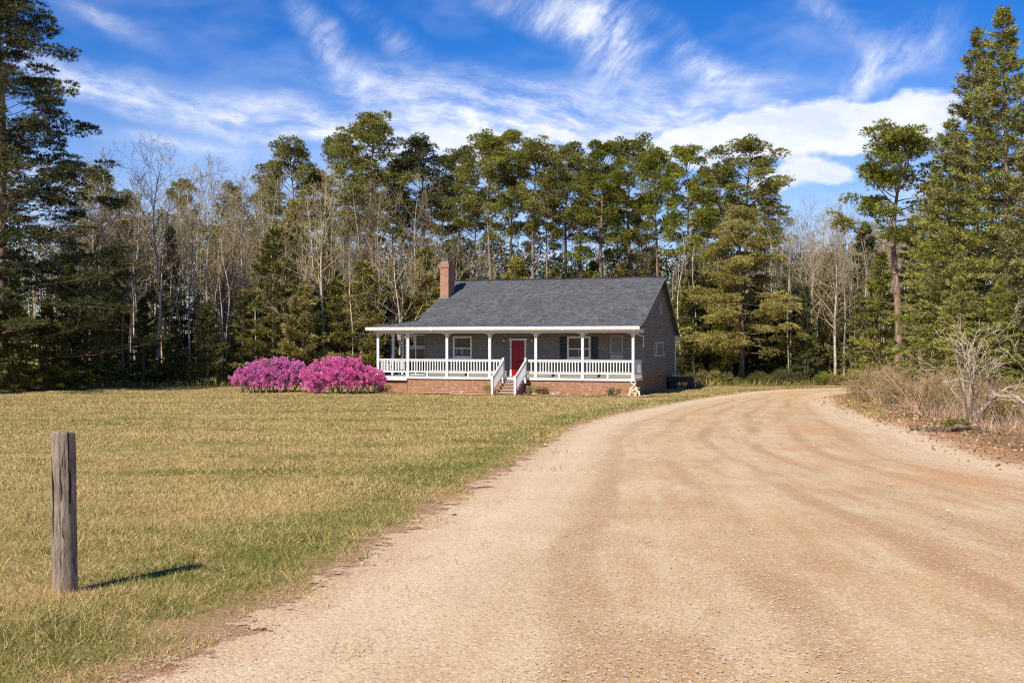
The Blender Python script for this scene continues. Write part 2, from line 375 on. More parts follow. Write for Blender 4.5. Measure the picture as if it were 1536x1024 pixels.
RPts = LP[:, None]*(1-tt[None, :, None]) + RP[:, None]*tt[None, :, None]
Pr = RPts.reshape(-1, 2); sr = roadsd(Pr)
rut = .012*np.sin(tt*21)[None]*np.ones((NS, 1))
zr = gh(Pr[:, 1]) + .006 + bumps(Pr[:, 0], Pr[:, 1])*np.clip(sr, 0, 1) + .03*np.clip(-sr*.3, 0, 1) + rut.ravel()*np.clip(-sr, 0, 1)
b = MB(); i = (np.arange(NS-1)[:, None]*NTt + np.arange(NTt-1)[None]).ravel(); b.add(np.c_[Pr, zr], np.stack([i, i+1, i+1+NTt, i+NTt], 1))
road = b.build('driveway', m_road, smooth=True); tag(road, 'wide pale gravel drive with wheel tracks curving past the house', 'driveway', kind='structure')
setattrf(road, 'edge', sr); setattrf(road, 'across', np.tile(tt, NS))
arc = np.r_[0, np.cumsum(np.linalg.norm(np.diff((LP+RP)/2, axis=0), axis=1))]; setattrf(road, 'along', np.repeat(arc/12, NTt))

# grass blades (nobody could count them)
m_grass, g = newmat('grass_blades'); o = g.obj(); f = lawn_colour(g, o, g.attr('rnd'))
c = g.mix(g.ramp(f, .435, .635), (.62, .455, .20), (.215, .225, .045))
c = g.mix(sc_(g.ramp(g.attr('rnd'), .86, .99), .7), c, (.72, .58, .34))
finish(g, c, .7, transl=.3, spec=.15)
def vnoise(p, sc, seed):
    """smooth value noise in 2-D"""
    r = np.random.default_rng(seed).random((64, 64)); q = p*sc; i = np.floor(q).astype(int); f_ = q-i; f_ = f_*f_*(3-2*f_)
    a = r[i[:, 0] % 64, i[:, 1] % 64]; b_ = r[(i[:, 0]+1) % 64, i[:, 1] % 64]; c_ = r[i[:, 0] % 64, (i[:, 1]+1) % 64]; d_ = r[(i[:, 0]+1) % 64, (i[:, 1]+1) % 64]
    return (a*(1-f_[:, 0])+b_*f_[:, 0])*(1-f_[:, 1]) + (c_*(1-f_[:, 0])+d_*f_[:, 0])*f_[:, 1]
b = MB(); EDG = []
for y0, y1, dens_, wd, ln in ((4.8, 8, 4200, .0055, .062), (8, 13, 2500, .0075, .065), (13, 22, 1000, .012, .07), (22, 38, 330, .021, .075), (38, 70, 75, .04, .08)):
    x0, x1 = -.53*y1-1, min(.53*y1+1, 24)
    n = int((x1-x0)*(y1-y0)*dens_)
    p = np.c_[RNG.uniform(x0, x1, n), RNG.uniform(y0, y1, n)]
    p = p[(np.abs(p[:, 0]) < .50*p[:, 1]+.8)]
    sd_ = roadsd(p); nz = vnoise(p, 1.7, 1)*.6 + vnoise(p, 5, 2)*.4
    lw_ = lawn_f(p); cl = vnoise(p, 2.6, 3)*.5+vnoise(p, 9, 4)*.5
    keep = (sd_ + (nz-.5)*1.3 > .08) & (lw_ > .4) & (RNG.random(len(p)) < .25+1.15*cl)
    strag = (sd_ > -1.1) & (sd_ < .4) & (RNG.random(len(p)) < .12*(vnoise(p, 3.3, 9) > .62)) 
    inhouse = (p[:, 1] > 54.8+.345*(7.5-p[:, 0])) & (p[:, 1] < 70) & (p[:, 0] < 8.5) & (p[:, 0] > -9)
    keep = (keep | strag) & ~inhouse
    p = p[keep]; sd_ = sd_[keep]; cl = cl[keep]; n = len(p)
    z = zat(p, sd_) - .004
    lean = RNG.normal(size=(n, 2))*.75; D = np.c_[lean, np.full(n, .75)]
    tall = 1 + .9*(vnoise(p, 1.1, 6) > .72)*np.clip(1.6-sd_, 0, 1)
    L_ = ln*RNG.uniform(.45, 1.3, n)*tall*(.45+1.0*cl)*(1 + .6*((vnoise(p, 4.2, 12) > .83) & (p[:, 1] < 16)))
    b.blades(np.c_[p, z], D, L_, wd, RNG.random(n), RNG, tri=True); EDG.append(np.repeat(sd_, 3))
gr = b.build('lawn_grass', m_grass); tag(gr, 'short mixed straw and green grass blades over the lawn', 'grass', kind='stuff'); setattrf(gr, 'edge', np.concatenate(EDG))
# loose stones on the drive
m_stone, g = newmat('loose_stone'); r = g.attr('rnd'); c = g.mix(r, (.30, .19, .11), (.66, .52, .37)); c = g.mix(g.ramp(g.m('FRACT', g.m('MULTIPLY', r, 13)), .7, .9), c, (.42, .36, .32)); finish(g, c, .85, spec=.2)
b = MB(); OC = np.array([(1,0,0),(0,1,0),(-1,0,0),(0,-1,0),(0,0,.8),(0,0,-.6)]); OT = np.array([(0,1,4),(1,2,4),(2,3,4),(3,0,4),(1,0,5),(2,1,5),(3,2,5),(0,3,5)])
n = 42000; yy = 5 + 27*RNG.random(n)**2.2; p = np.c_[RNG.uniform(-.5, .5, n)*yy*1.02, yy]; sdp = roadsd(p)
k = (sdp < .1) & ((sdp > -1.6) | (RNG.random(n) < .6)); p = p[k]; sdp = sdp[k]; n = len(p)
sz = .0022 + .005*RNG.random(n)**4 + .0003*p[:, 1]; big_ = RNG.random(n) < .004; sz = np.where(big_, sz*2.4, sz)
V = OC[None]*sz[:, None, None]*RNG.uniform(.6, 1.4, (n, 6, 1))*np.array([1.3, 1, .7])
an = RNG.uniform(0, 6.28, n); ca, sa = np.cos(an), np.sin(an); V = np.stack([V[..., 0]*ca[:, None]-V[..., 1]*sa[:, None], V[..., 0]*sa[:, None]+V[..., 1]*ca[:, None], V[..., 2]], -1)
zs = gh(p[:, 1]) + .008 + .03*np.clip(-sdp*.3, 0, 1)
V += np.c_[p, zs + sz*.3][:, None]
b.add(V.reshape(-1, 3), T=(OT[None] + np.arange(n)[:, None, None]*6).reshape(-1, 3), R=np.repeat(RNG.random(n), 6))
st = b.build('gravel', m_stone); tag(st, 'loose pale stones scattered over the gravel drive', 'gravel', kind='stuff')
# fallen leaves along the right bank
m_leaf, g = newmat('dry_leaf'); r = g.attr('rnd'); c = g.mix(r, (.22, .11, .045), (.55, .36, .2)); finish(g, c, .8, transl=.1)
n = 30000; p = np.c_[RNG.uniform(6, 27, n), RNG.uniform(12, 60, n)]; sdp = roadsd(p)
k = (sdp > -.9) & (p[:, 0] > 5) & (RNG.random(n) < np.clip(1.1+sdp, .05, 1)) & (np.abs(p[:, 0]) < .5*p[:, 1]+1) & (p[:, 0] > np.interp(p[:, 1], RP2[:40, 1], RP2[:40, 0]) - 1.2); p = p[k]; n = len(p)
b = MB(); D = RNG.normal(size=(n, 3))*[1, 1, .35]; b.blades(np.c_[p, zat(p) + .02], D, RNG.uniform(.05, .12, n), RNG.uniform(.03, .07, n), RNG.random(n), RNG)
tag(b.build('fallen_leaves', m_leaf), 'brown fallen leaves littering the bank beside the drive', 'leaf litter', kind='stuff')

# ---------------------------------------------------------------- wooden post
m_post, g = newmat('weathered_post_wood'); o = g.obj()
wz = g.n('ShaderNodeTexNoise', {'Vector': o, 'Scale': 4.0, 'Detail': 3}).outputs['Color']; ow = g.vm('ADD', o, g.vm('MULTIPLY', g.vm('SUBTRACT', wz, (.5, .5, .5)), (.03, .03, 0)))
gn = g.noise(g.vm('MULTIPLY', ow, (42, 42, 5)), 1, 8, .75); cr = g.noise(g.vm('MULTIPLY', ow, (30, 30, 2.0)), 1, 3, .5)
c = g.mix(g.ramp(gn, .3, .72), (.12, .09, .065), (.40, .32, .25)); c = g.mix(sc_(g.ramp(g.noise(o, 7, 4), .5, .7), .5), c, (.13, .10, .08)); c = g.mix(g.ramp(cr, .60, .64), c, (.02, .015, .012))
z_ = g.sep(o)[2]; c = g.mix(sc_(g.ramp(z_, .22, -.02), .5), c, (.33, .22, .14))
finish(g, c, .9, bump=g.m('SUBTRACT', gn, g.m('MULTIPLY', g.ramp(cr, .6, .68), .8)), bs=.9, bd=.012, spec=.15)
px_, py_ = at(97, 889)
b = MB(); k = 40; prof = [(-.25, .084), (0, .086), (.2, .084), (.5, .082), (.8, .083), (1.0, .0815), (1.118, .080), (1.135, .074)]
rings = []
for z, r in prof:
    for j in range(k):
        a = 2*math.pi*j/k; rr = r*(1 + .018*math.sin(3*a+1) + .012*math.sin(7*a+z*2) - .05*math.exp(-((a-4.9)/.07)**2) - .035*math.exp(-((a-4.15)/.05)**2)*(z > .3))
        rings.append((rr*math.cos(a) - .008*z, rr*math.sin(a), z + (.012*math.cos(a+2) if z > 1.1 else 0)))
n = len(prof); Q = [(i*k+j, i*k+(j+1) % k, (i+1)*k+(j+1) % k, (i+1)*k+j) for i in range(n-1) for j in range(k)]
rings.append((-.009, 0, 1.136)); m_ = len(rings)-1
b.add(rings, Q, [((n-1)*k+j, (n-1)*k+(j+1) % k, m_) for j in range(k)])
post = b.build('fence_post', m_post, smooth=False); post.location = (px_, py_, float(zat([(px_, py_)])[0]))
tag(post, 'short round weathered wooden post standing alone in the lawn', 'post')

# ---------------------------------------------------------------- house
TH = math.radians(19.1)
HO = (6.56, 57.0, -1.33)
house = empty('house', HO, -TH)
tag(house, 'single storey grey clapboard house with dark shingle roof, white railed porch and red door', 'house')
def siding_mat(name, col):
    m, g = newmat(name); o = g.obj(); z = g.sep(o)[2]
    n1 = g.noise(g.vm('MULTIPLY', o, (.8, .8, 9)), 1, 4, .6); n2 = g.noise(g.vm('MULTIPLY', o, (3, 3, 60)), 1, 3, .6)
    bd = g.noise(g.comb(0, 0, g.m('FLOOR', g.m('DIVIDE', g.m('SUBTRACT', z, .93), .19))), 3.7, 1)
    c = g.mix(g.ramp(g.m('ADD', g.m('MULTIPLY', n1, .6), g.m('MULTIPLY', bd, .4)), .35, .65), [x*.78 for x in col], [x*1.14 for x in col])
    seam_shade = g.m('FRACT', g.m('DIVIDE', g.m('SUBTRACT', z, .93), .19)); c = g.mix(sc_(g.ramp(seam_shade, .16, .05), .55), c, [x*.3 for x in col]); c = g.mix(g.ramp(n2, .6, .85), c, [x*.75 for x in col]); finish(g, c, .65, bump=n2, bs=.2, bd=.01, spec=.25); return m  # dark line painted along each board's lower edge, standing in for lap shade
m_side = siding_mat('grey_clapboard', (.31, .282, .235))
m_white = plain('white_paint', (.72, .715, .69), .5, .09, 7, .35)
m_trimw = plain('off_white_gutter', (.80, .77, .72), .45, .05, 2, .4)
m_floor = plain('grey_deck_boards', (.36, .36, .35), .7, .15, 5)
m_door = plain('red_door_paint', (.27, .002, .003), .4, .08, 3, .4)
m_shut = plain('dark_grey_shutter', (.035, .037, .036), .55, .1, 6)
m_pale = plain('pale_grey_board', (.32, .32, .29), .6, .08, 5)
m_metal = plain('dark_metal', (.05, .045, .04), .4, .1, 6, .5, .8)
m_flue = plain('dull_flue_cap', (.20, .20, .19), .6, .15, 6, .4, .3)
m_gold = plain('aged_brass', (.45, .30, .12), .3, .1, 9, .5, 1)
m_glass, g = newmat('dark_window_glass'); o = g.obj(); c = g.mix(g.ramp(g.noise(o, 2.5, 3), .4, .6), (.012, .014, .015), (.03, .032, .033)); finish(g, c, .06, spec=.7, bump=g.noise(o, 1.5, 2), bs=.05)
m_lampg, g = newmat('frosted_lamp_glass'); finish(g, (.75, .74, .70), .2, spec=.5)
m_curt = plain('pale_curtain', (.34, .34, .32), .8, .12, 12)
def brickmat(name, cols, mortar, sc, bw, rh, msz, stone=0):
    m, g = newmat(name); o = g.obj(); x, y, z = g.sep(o)[:3]
    wob = g.m('MULTIPLY', g.m('SUBTRACT', g.noise(o, 1.3, 3), .5), stone)
    v = g.comb(g.m('ADD', x, y), g.m('ADD', z, wob), 0)
    br = g.n('ShaderNodeTexBrick', {'Vector': v, 'Color1': (0, 0, 0, 1), 'Color2': (1, 1, 1, 1), 'Mortar': (.5, .5, .5, 1), 'Scale': sc, 'Mortar Size': msz, 'Brick Width': bw, 'Row Height': rh, 'Mortar Smooth': .2, 'Bias': 0.0})
    t = br.outputs['Color']; n1 = g.noise(o, 2.6, 6, .7); n2 = g.noise(g.vm('MULTIPLY', o, (5, 5, 11)), 1, 5, .7)
    c = g.mix(g.sep(t)[0], cols[0], cols[1]); c = g.mix(g.ramp(n1, .40, .62), c, cols[2]); c = g.mix(g.ramp(n2, .53, .64), c, cols[3]); c = g.mix(sc_(g.ramp(n2, .46, .34), .7), c, [x*.45 for x in cols[2]])
    c = g.mix(br.outputs['Fac'], c, mortar)
    finish(g, c, .9, bump=g.m('SUBTRACT', n2, g.m('MULTIPLY', br.outputs['Fac'], 1.5)), bs=.6, bd=.015, spec=.15); return m
m_brick = brickmat('foundation_brick', [(.28, .12, .06), (.56, .29, .15), (.45, .25, .14), (.74, .55, .37)], (.30, .20, .13), 1, .24, .085, .007, .1)
m_chim = brickmat('chimney_brick', [(.30, .10, .05), (.58, .25, .14), (.52, .27, .17), (.68, .44, .30)], (.42, .30, .22), 1, .22, .075, .008)
m_roof, g = newmat('charcoal_shingles'); o = g.obj(); x, y, z = g.sep(o)[:3]
v = g.comb(x, g.m('MULTIPLY', z, 2.4), 0)
br = g.n('ShaderNodeTexBrick', {'Vector': v, 'Color1': (0, 0, 0, 1), 'Color2': (1, 1, 1, 1), 'Mortar': (.5, .5, .5, 1), 'Scale': 1, 'Mortar Size': .012, 'Brick Width': .30, 'Row Height': .14, 'Mortar Smooth': .1})
n1 = g.noise(g.vm('MULTIPLY', o, (5, 5, 14)), 1, 5, .7); n2 = g.noise(o, .5, 4); n3 = g.noise(o, 45, 2)
c = g.mix(g.sep(br.outputs['Color'])[0], (.05, .052, .057), (.125, .127, .135)); c = g.mix(sc_(g.ramp(n1, .45, .7), .75), c, (.21, .208, .215)); c = g.mix(sc_(g.ramp(n1, .42, .28), .6), c, (.035, .038, .046)); c = g.mix(sc_(g.ramp(n2, .4, .65), .5), c, (.085, .082, .085)); c = g.mix(sc_(g.ramp(g.noise(g.vm('MULTIPLY', o, (2.2, .5, .5)), 1, 4, .6), .5, .72), .35), c, (.17, .165, .165))
c = g.mix(br.outputs['Fac'], c, (.02, .02, .023))
finish(g, c, .85, bump=g.m('SUBTRACT', g.m('ADD', n3, n1), br.outputs['Fac']), bs=.5, bd=.02, spec=.25)

ROOF = [(-.35, 3.76), (1.0, 4.15), (6.9, 6.77), (11.8, 3.36)]
def roofz(y): return float(np.interp(y, [p[0] for p in ROOF], [p[1] for p in ROOF]))
DZ = .93; WY = 1.9; WB = 11.3; XL = -13.0; PL = -15.3
def part(mb, name, mat, parent=None, smooth=False, label=None):
    o = mb.build(name, mat, parent or house, smooth)
    if label: o['label'] = label
    return o
# foundation
b = MB()
b.box((-13.32, .05, -.3), (-.04, WY+.1, DZ-.13)); b.box((PL+.06, .13, -.3), (-13.36, 8.0, DZ-.13)); b.box((XL, WY+.101, -.3), (-.06, WB-.05, DZ-.03))
part(b, 'foundation', m_brick)
b = MB(); b.box((-13.36, .10, -.3), (-13.32, .16, DZ-.13)); part(b, 'control_joint', m_metal)
# deck
b = MB()
for i in range(14):
    y0 = .0 + i*.137; b.box((PL+.02, y0, DZ-.035), (0, y0+.131, DZ))
for i in range(16):
    x0 = PL+.02 + i*.143; b.box((x0, 1.93, DZ-.035), (x0+.137, 8.0, DZ-.001))
part(b, 'porch_floor', m_floor)
b = MB(); b.box((-13.34, -.03, DZ-.125), (.03, 0, DZ-.005)); b.box((0, 0, DZ-.125), (.03, WY, DZ-.005)); b.box((PL, -.04, DZ-.23), (-13.34, 0, DZ+.0)); b.box((PL-.03, -.04, DZ-.23), (PL, 8, DZ-.005))
part(b, 'deck_trim', m_white)
# clapboard walls
def lap_x(b, x0f, x1f, z0, z1, y, sgn=-1, h=.19):
    z = z0
    while z < z1 - 1e-4:
        zt = min(z+h, z1); x0, x1 = x0f(z), x1f(z); x0t, x1t = x0f(zt), x1f(zt)
        yo, yi = y + sgn*.040, y + sgn*.004
        b.add([(x0,yo,z),(x1,yo,z),(x1t,yi,zt),(x0t,yi,zt),(x0,y,z),(x1,y,z)], [(0,1,2,3),(4,5,1,0)]); z = zt
def lap_y(b, y0f, y1f, z0, z1, x, sgn=1, h=.19):
    z = z0
    while z < z1 - 1e-4:
        zt = min(z+h, z1); a0, a1 = y0f(z), y1f(z); b0, b1 = y0f(zt), y1f(zt)
        xo, xi = x + sgn*.040, x + sgn*.004
        b.add([(xo,a0,z),(xo,a1,z),(xi,b1,zt),(xi,b0,zt),(x,a0,z),(x,a1,z)], [(0,1,2,3),(4,5,1,0)]); z = zt
def gy0(z):
    zz_ = z + .07
    if zz_ <= 3.60: return WY
    if zz_ <= 4.15: return max(-.33, -.35 + (zz_-3.76)/(4.15-3.76)*1.35)
    return 1.0 + (zz_-4.15)/(6.77-4.15)*5.9
def gy1(z):
    zz_ = z + .07
    return WB if zz_ <= roofz(WB) else 11.8 - (zz_-3.36)/(6.77-3.36)*4.9
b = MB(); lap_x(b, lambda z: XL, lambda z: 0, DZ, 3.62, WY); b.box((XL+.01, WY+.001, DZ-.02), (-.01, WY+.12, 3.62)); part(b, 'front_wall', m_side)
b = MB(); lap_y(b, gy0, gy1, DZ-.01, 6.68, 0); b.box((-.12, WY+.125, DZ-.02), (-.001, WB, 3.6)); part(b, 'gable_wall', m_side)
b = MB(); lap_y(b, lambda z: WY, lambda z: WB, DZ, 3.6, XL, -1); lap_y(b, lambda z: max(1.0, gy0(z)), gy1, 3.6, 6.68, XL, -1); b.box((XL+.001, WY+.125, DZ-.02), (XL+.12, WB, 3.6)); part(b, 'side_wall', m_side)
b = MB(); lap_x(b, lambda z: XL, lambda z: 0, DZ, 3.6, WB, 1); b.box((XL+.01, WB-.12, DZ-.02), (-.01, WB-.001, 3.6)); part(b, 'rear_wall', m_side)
m_corner = plain('grey_trim_board', (.20, .195, .185), .6, .06)
for x, y in ((-.0, WY), (XL, WY), (0, WB), (XL, WB)):
    b = MB()
    sx = 1 if x == 0 else -1; sy = -1 if y == WY else 1
    b.box((min(x, x+sx*.05), min(y+sy*.05, y-sy*.09), DZ), (max(x, x+sx*.05), max(y+sy*.05, y-sy*.09), 3.6))
    part(b, 'corner_board', m_corner)
# roof
b = MB(); RX0, RX1 = -13.12, .30
b.slab([(RX0, 1.0, 4.15), (RX1, 1.0, 4.15), (RX1, 6.9, 6.77), (RX0, 6.9, 6.77)], .07)
b.slab([(RX0, 6.9, 6.77), (RX1, 6.9, 6.77), (RX1, 11.8, 3.36), (RX0, 11.8, 3.36)], .07)
b.slab([(-15.68, -.35, 3.76), (RX1, -.35, 3.76), (RX1, 1.0, 4.15), (RX0, 1.0, 4.15)], .06)
b.slab([(-15.68, 8.2, 3.76), (-15.68, -.35, 3.76), (RX0, 1.0, 4.15), (RX0, 8.2, 4.15)], .06)
roof = part(b, 'roof', m_roof)
b = MB(); b.beam((RX0, 6.9, 6.785), (RX1, 6.9, 6.785), .2, .035); b.beam((-15.66, -.34, 3.775), (RX0, 1.0, 4.165), .16, .025)
b.build('ridge_cap', m_shut, roof)
b = MB(); b.box((-13.05, 4.2, 4.9), (-12.5, 5.2, 7.42)); b.box((-13.09, 4.16, 7.42), (-12.46, 5.24, 7.62)); b.box((-13.05, 4.2, 7.62), (-12.5, 5.2, 7.78))
ch = b.build('chimney', m_chim, roof)
b = MB(); b.box((-12.97, 4.3, 7.78), (-12.58, 5.1, 7.86)); b.box((-12.99, 4.28, 7.97), (-12.56, 5.12, 8.01))
for x, y in ((-12.94, 4.35), (-12.62, 4.35), (-12.94, 5.05), (-12.62, 5.05)): b.box((x-.02, y-.02, 7.86), (x+.02, y+.02, 7.97))
b.build('flue_cap', m_flue, roof)
b = MB(); b.box((-13.13, 4.12, 5.45), (-12.44, 4.19, 5.62)); b.build('chimney_flashing', m_flue, roof)
# rake boards on the right gable
b = MB()
for (y0, z0), (y1, z1) in zip(ROOF[:-1], ROOF[1:]): b.beam((RX1+.012, y0, z0-.10), (RX1+.012, y1, z1-.10), .022, .10)
part(b, 'rake_board', plain('pale_rake_board', (.40, .39, .37), .5, .05))
b = MB(); b.box((-15.6, -.25, 3.60), (.2, WY-.03, 3.64)); b.box((-15.6, WY-.03, 3.60), (XL-.03, 8.1, 3.64)); part(b, 'porch_ceiling', m_pale)
# gutter along the porch eave, with an ogee face
b = MB(); xa, xb = -15.76, .36; prof = [(-.35, 3.55), (-.43, 3.55), (-.455, 3.59), (-.475, 3.65), (-.49, 3.74), (-.47, 3.745), (-.35, 3.70)]
for x in (xa, xb): pass
V = [(x, y, z) for x in (xa, xb) for y, z in prof]; n = len(prof)
b.add(V, [(i, i+1, i+1+n, i+n) for i in range(n-1)], [(0, i+1, i) for i in range(1, n-1)] + [(n, n+i, n+i+1) for i in range(1, n-1)])
for xj in (-11.6, -7.9, -3.9): b.box((xj-.03, -.497, 3.54), (xj+.03, -.35, 3.75))
part(b, 'gutter', m_trimw)
b = MB(); b.box((PL+.02, 0, 3.40), (.08, .15, 3.60)); b.box((PL+.02, .15, 3.40), (PL+.16, 8.0, 3.598)); b.box((-.06, .15, 3.40), (.08, WY-.03, 3.598)); part(b, 'porch_beam', m_trimw)
b = MB(); b.box((-15.6, -.34, 3.645), (.28, -.30, 3.70)); part(b, 'fascia', m_trimw)
# downspouts
b = MB(); b.beam((-.02, -.40, 3.55), (.16, -.02, 3.36), .07, .06); b.tube([(.16, .02, 3.38), (.17, .1, 3.3), (.10, WY-.1, 3.2), (.08, WY-.08, 2.6)], .03, 6); part(b, 'downspout', m_white)
b = MB(); b.tube([(.36, 11.85, 3.32), (.3, 11.7, 3.15), (.08, WB+.1, 3.0), (.08, WB+.1, .35)], .045, 8); part(b, 'downspout', m_white)
b = MB(); b.box((-13.2, 11.78, 3.2), (.36, 11.93, 3.34)); part(b, 'gutter', m_trimw)
# porch posts
POSTX = [-.1, -2.9, -5.57, -8.28, -10.87, -13.3, -15.2]
def mkpost(x, y):
    b = MB(); w = .068; b.box((x-w, y-w, DZ), (x+w, y+w, 3.40)); b.box((x-w-.02, y-w-.02, DZ), (x+w+.02, y+w+.02, DZ+.14)); b.box((x-w-.02, y-w-.02, 3.30), (x+w+.02, y+w+.02, 3.40))
    for s in (-1, 1):
        for i in range(4):
            a0, a1 = i/4*math.pi/2, (i+1)/4*math.pi/2
            p0 = (x+s*(w+.26-.26*math.cos(a0)), y, 3.40-.26+.26*math.sin(a0)-.0); p1 = (x+s*(w+.26-.26*math.cos(a1)), y, 3.40-.26+.26*math.sin(a1))
            b.beam(p0, p1, .035, .04)
    part(b, 'porch_post', m_white)
for x in POSTX: mkpost(x, .08)
for y in (2.1, 3.5, 5.2, 7.6): mkpost(-15.2, y)
def railing(p, q, legs=True):
    p = np.array(p, float); q = np.array(q, float); b = MB(); L = np.linalg.norm(q-p); d = (q-p)/L
    b.beam((*p, DZ+.97), (*q, DZ+.97), .09, .05); b.beam((*p, DZ+.90), (*q, DZ+.90), .04, .06); b.beam((*p, DZ+.26), (*q, DZ+.26), .05, .08)
    n = max(2, int(round(L/.168)))
    for i in range(1, n):
        c = p + d*L*i/n; b.box((c[0]-.026, c[1]-.022, DZ+.28), (c[0]+.026, c[1]+.022, DZ+.90))
    if legs and L > 2: c = (p+q)/2; b.box((c[0]-.045, c[1]-.04, DZ), (c[0]+.045, c[1]+.04, DZ+.24))
    part(b, 'porch_railing', m_white)
for x0, x1 in ((-15.2, -13.3), (-13.3, -10.87), (-10.87, -8.28), (-8.28, -7.46), (-6.11, -5.57), (-5.57, -2.9), (-2.9, -.1)): railing((x0+.08, .08), (x1-.08, .08))
railing((-.03, .17), (-.03, WY-.05)); railing((-15.2, .17), (-15.2, 2.03)); railing((-15.2, 2.17), (-15.2, 3.43)); railing((-15.2, 3.57), (-15.2, 5.13)); railing((-15.2, 5.27), (-15.2, 7.53)); railing((-15.1, 7.7), (XL-.05, 7.7))
# steps
m_step = brickmat('brick_steps', [(.33, .17, .11), (.44, .26, .19), (.42, .27, .2), (.5, .36, .28)], (.42, .33, .27), 1, .22, .155, .010)
b = MB()
for i in range(6):
    z1 = DZ - .005 - i*.155; y1 = -.035 - i*.30
    b.box((-7.36, y1-.30-.02, z1-.155-.045), (-6.21, y1 + .0, z1-.155)) if i < 5 else None
    b.box((-7.33, y1-.28, -.2), (-6.24, y1, z1-.156)) if i < 5 else None
part(b, 'steps', m_step)
for x in (-7.44, -6.13):
    b = MB(); b.box((x-.055, -1.90, -.15), (x+.055, -1.79, 1.05)); b.box((x-.07, -1.915, 1.05), (x+.07, -1.775, 1.09)); b.box((x-.055, -.10, DZ-.3), (x+.055, .01, 1.98)); b.box((x-.07, -.115, 1.98), (x+.07, .025, 2.02))
    A0, A1 = np.array((x, -1.80, 1.0)), np.array((x, -.08, 1.88)); b.beam(A0, A1, .085, .05); b.beam(A0-[0, 0, .78], A1-[0, 0, .78], .05, .07)
    for i in range(1, 11):
        c = A0+(A1-A0)*i/11; b.box((c[0]-.022, c[1]-.022, c[2]-.76), (c[0]+.022, c[1]+.022, c[2]))
    part(b, 'stair_railing', m_white)
# door
b = MB(); b.box((-7.60, WY-.075, DZ), (-6.82, WY-.03, DZ+2.06), .5)
for (xa, xc) in ((-7.52, -7.25), (-7.17, -6.90)):
    for (za, zc) in ((.15, .75), (.85, 1.35), (1.45, 1.92)):
        for (p0, p1) in (((xa, za), (xc, za+.03)), ((xa, zc-.03), (xc, zc)), ((xa, za), (xa+.03, zc)), ((xc-.03, za), (xc, zc))): b.box((p0[0], WY-.087, DZ+p0[1]), (p1[0], WY-.0751, DZ+p1[1]))
door = part(b, 'door', m_door, label='red panelled front door')
b = MB(); b.tube([(-6.90, WY-.076, DZ+1.0), (-6.90, WY-.13, DZ+1.0)], [.02, .03], 10); b.build('handle', m_gold, door)
b = MB(); b.box((-7.70, WY-.085, DZ), (-7.605, WY-.02, DZ+2.16)); b.box((-6.815, WY-.085, DZ), (-6.72, WY-.02, DZ+2.16)); b.box((-7.74, WY-.09, DZ+2.065), (-6.68, WY-.015, DZ+2.17)); b.build('door_frame', m_white, door)
# porch windows
def window(x0, x1, z0, z1, name='window', muntins=True, curtain=False, y=WY):
    fw = .10; yf = y-.075
    b = MB(); b.box((x0, yf, z0), (x0+fw, y-.015, z1)); b.box((x1-fw, yf, z0), (x1, y-.015, z1)); b.box((x0+fw, yf+.002, z1-fw), (x1-fw, y-.015, z1)); b.box((x0+fw, yf+.002, z0), (x1-fw, y-.015, z0+fw))
    zm = z0 + .44*(z1-z0); b.box((x0+fw, yf+.012, zm-.03), (x1-fw, y-.02, zm+.03))
    fr = part(b, 'window', m_white)
    b = MB(); b.box((x0+fw+.001, y-.038, z0+fw+.001), (x1-fw-.001, y-.03, z1-fw-.001)); b.build('pane', m_glass, fr)
    if muntins:
        b = MB(); xm = (x0+x1)/2
        b.box((xm-.012, y-.055, z0+fw), (xm+.012, y-.0385, zm-.031)); b.build('muntin', m_white, fr)
    b = MB(); b.box((x0-.05, yf-.04, z0-.05), (x1+.05, y-.01, z0-.002)); b.build('sill', m_white, fr)
    if curtain:
        b = MB()
        for xx in (x0+fw+.06, (x0+x1)/2-.14, (x0+x1)/2+.10, x1-fw-.12): b.box((xx, y-.0305, zm+.05), (xx+.07, y-.0292, z1-fw-.02))
        for xx in (x0+fw+.1, (x0+x1)/2-.12, x1-fw-.2): b.box((xx, y-.0425, zm-.3), (xx+.05, y-.0395, zm-.08))
        b.build('curtain', m_curt, fr)
    return fr
window(-11.23, -10.06, 1.98, 3.23, curtain=True); window(-4.29, -2.93, 1.96, 3.22)
def shutter(x0, x1, z0, z1, m, y=WY):
    b = MB(); b.box((x0, y-.06, z0), (x0+.05, y-.028, z1)); b.box((x1-.05, y-.06, z0), (x1, y-.028, z1)); b.box((x0+.05, y-.058, z0), (x1-.05, y-.028, z0+.06)); b.box((x0+.05, y-.058, z1-.06), (x1-.05, y-.028, z1))
    z = z0+.07
    while z < z1-.08: b.beam((x0+.05, y-.043, z+.015), (x1-.05, y-.043, z+.015), .035, .012); z += .05
    b.box((x0+.05, y-.034, z0+.06), (x1-.05, y-.0275, z1-.06)); part(b, 'shutter', m)
shutter(-4.72, -4.33, 1.98, 3.2, m_shut); shutter(-2.88, -2.50, 1.98, 3.2, m_shut)
# blind grey boarded window at the right end of the porch
b = MB(); b.box((-1.80, WY-.07, 2.25), (-1.72, WY-.02, 3.28)); b.box((-1.14, WY-.07, 2.25), (-1.06, WY-.02, 3.28)); b.box((-1.72, WY-.068, 3.20), (-1.14, WY-.02, 3.28)); b.box((-1.72, WY-.068, 2.25), (-1.14, WY-.02, 2.33)); b.box((-1.80, WY-.06, 1.9), (-1.06, WY-.03, 2.2))
fr = part(b, 'window', m_pale, label='pale grey blind window')
b = MB()
for i in range(9): b.box((-1.719, WY-.05, 2.335+i*.096), (-1.141, WY-.03, 2.335+i*.096+.085))
b.build('louvre_panel', m_side, fr)
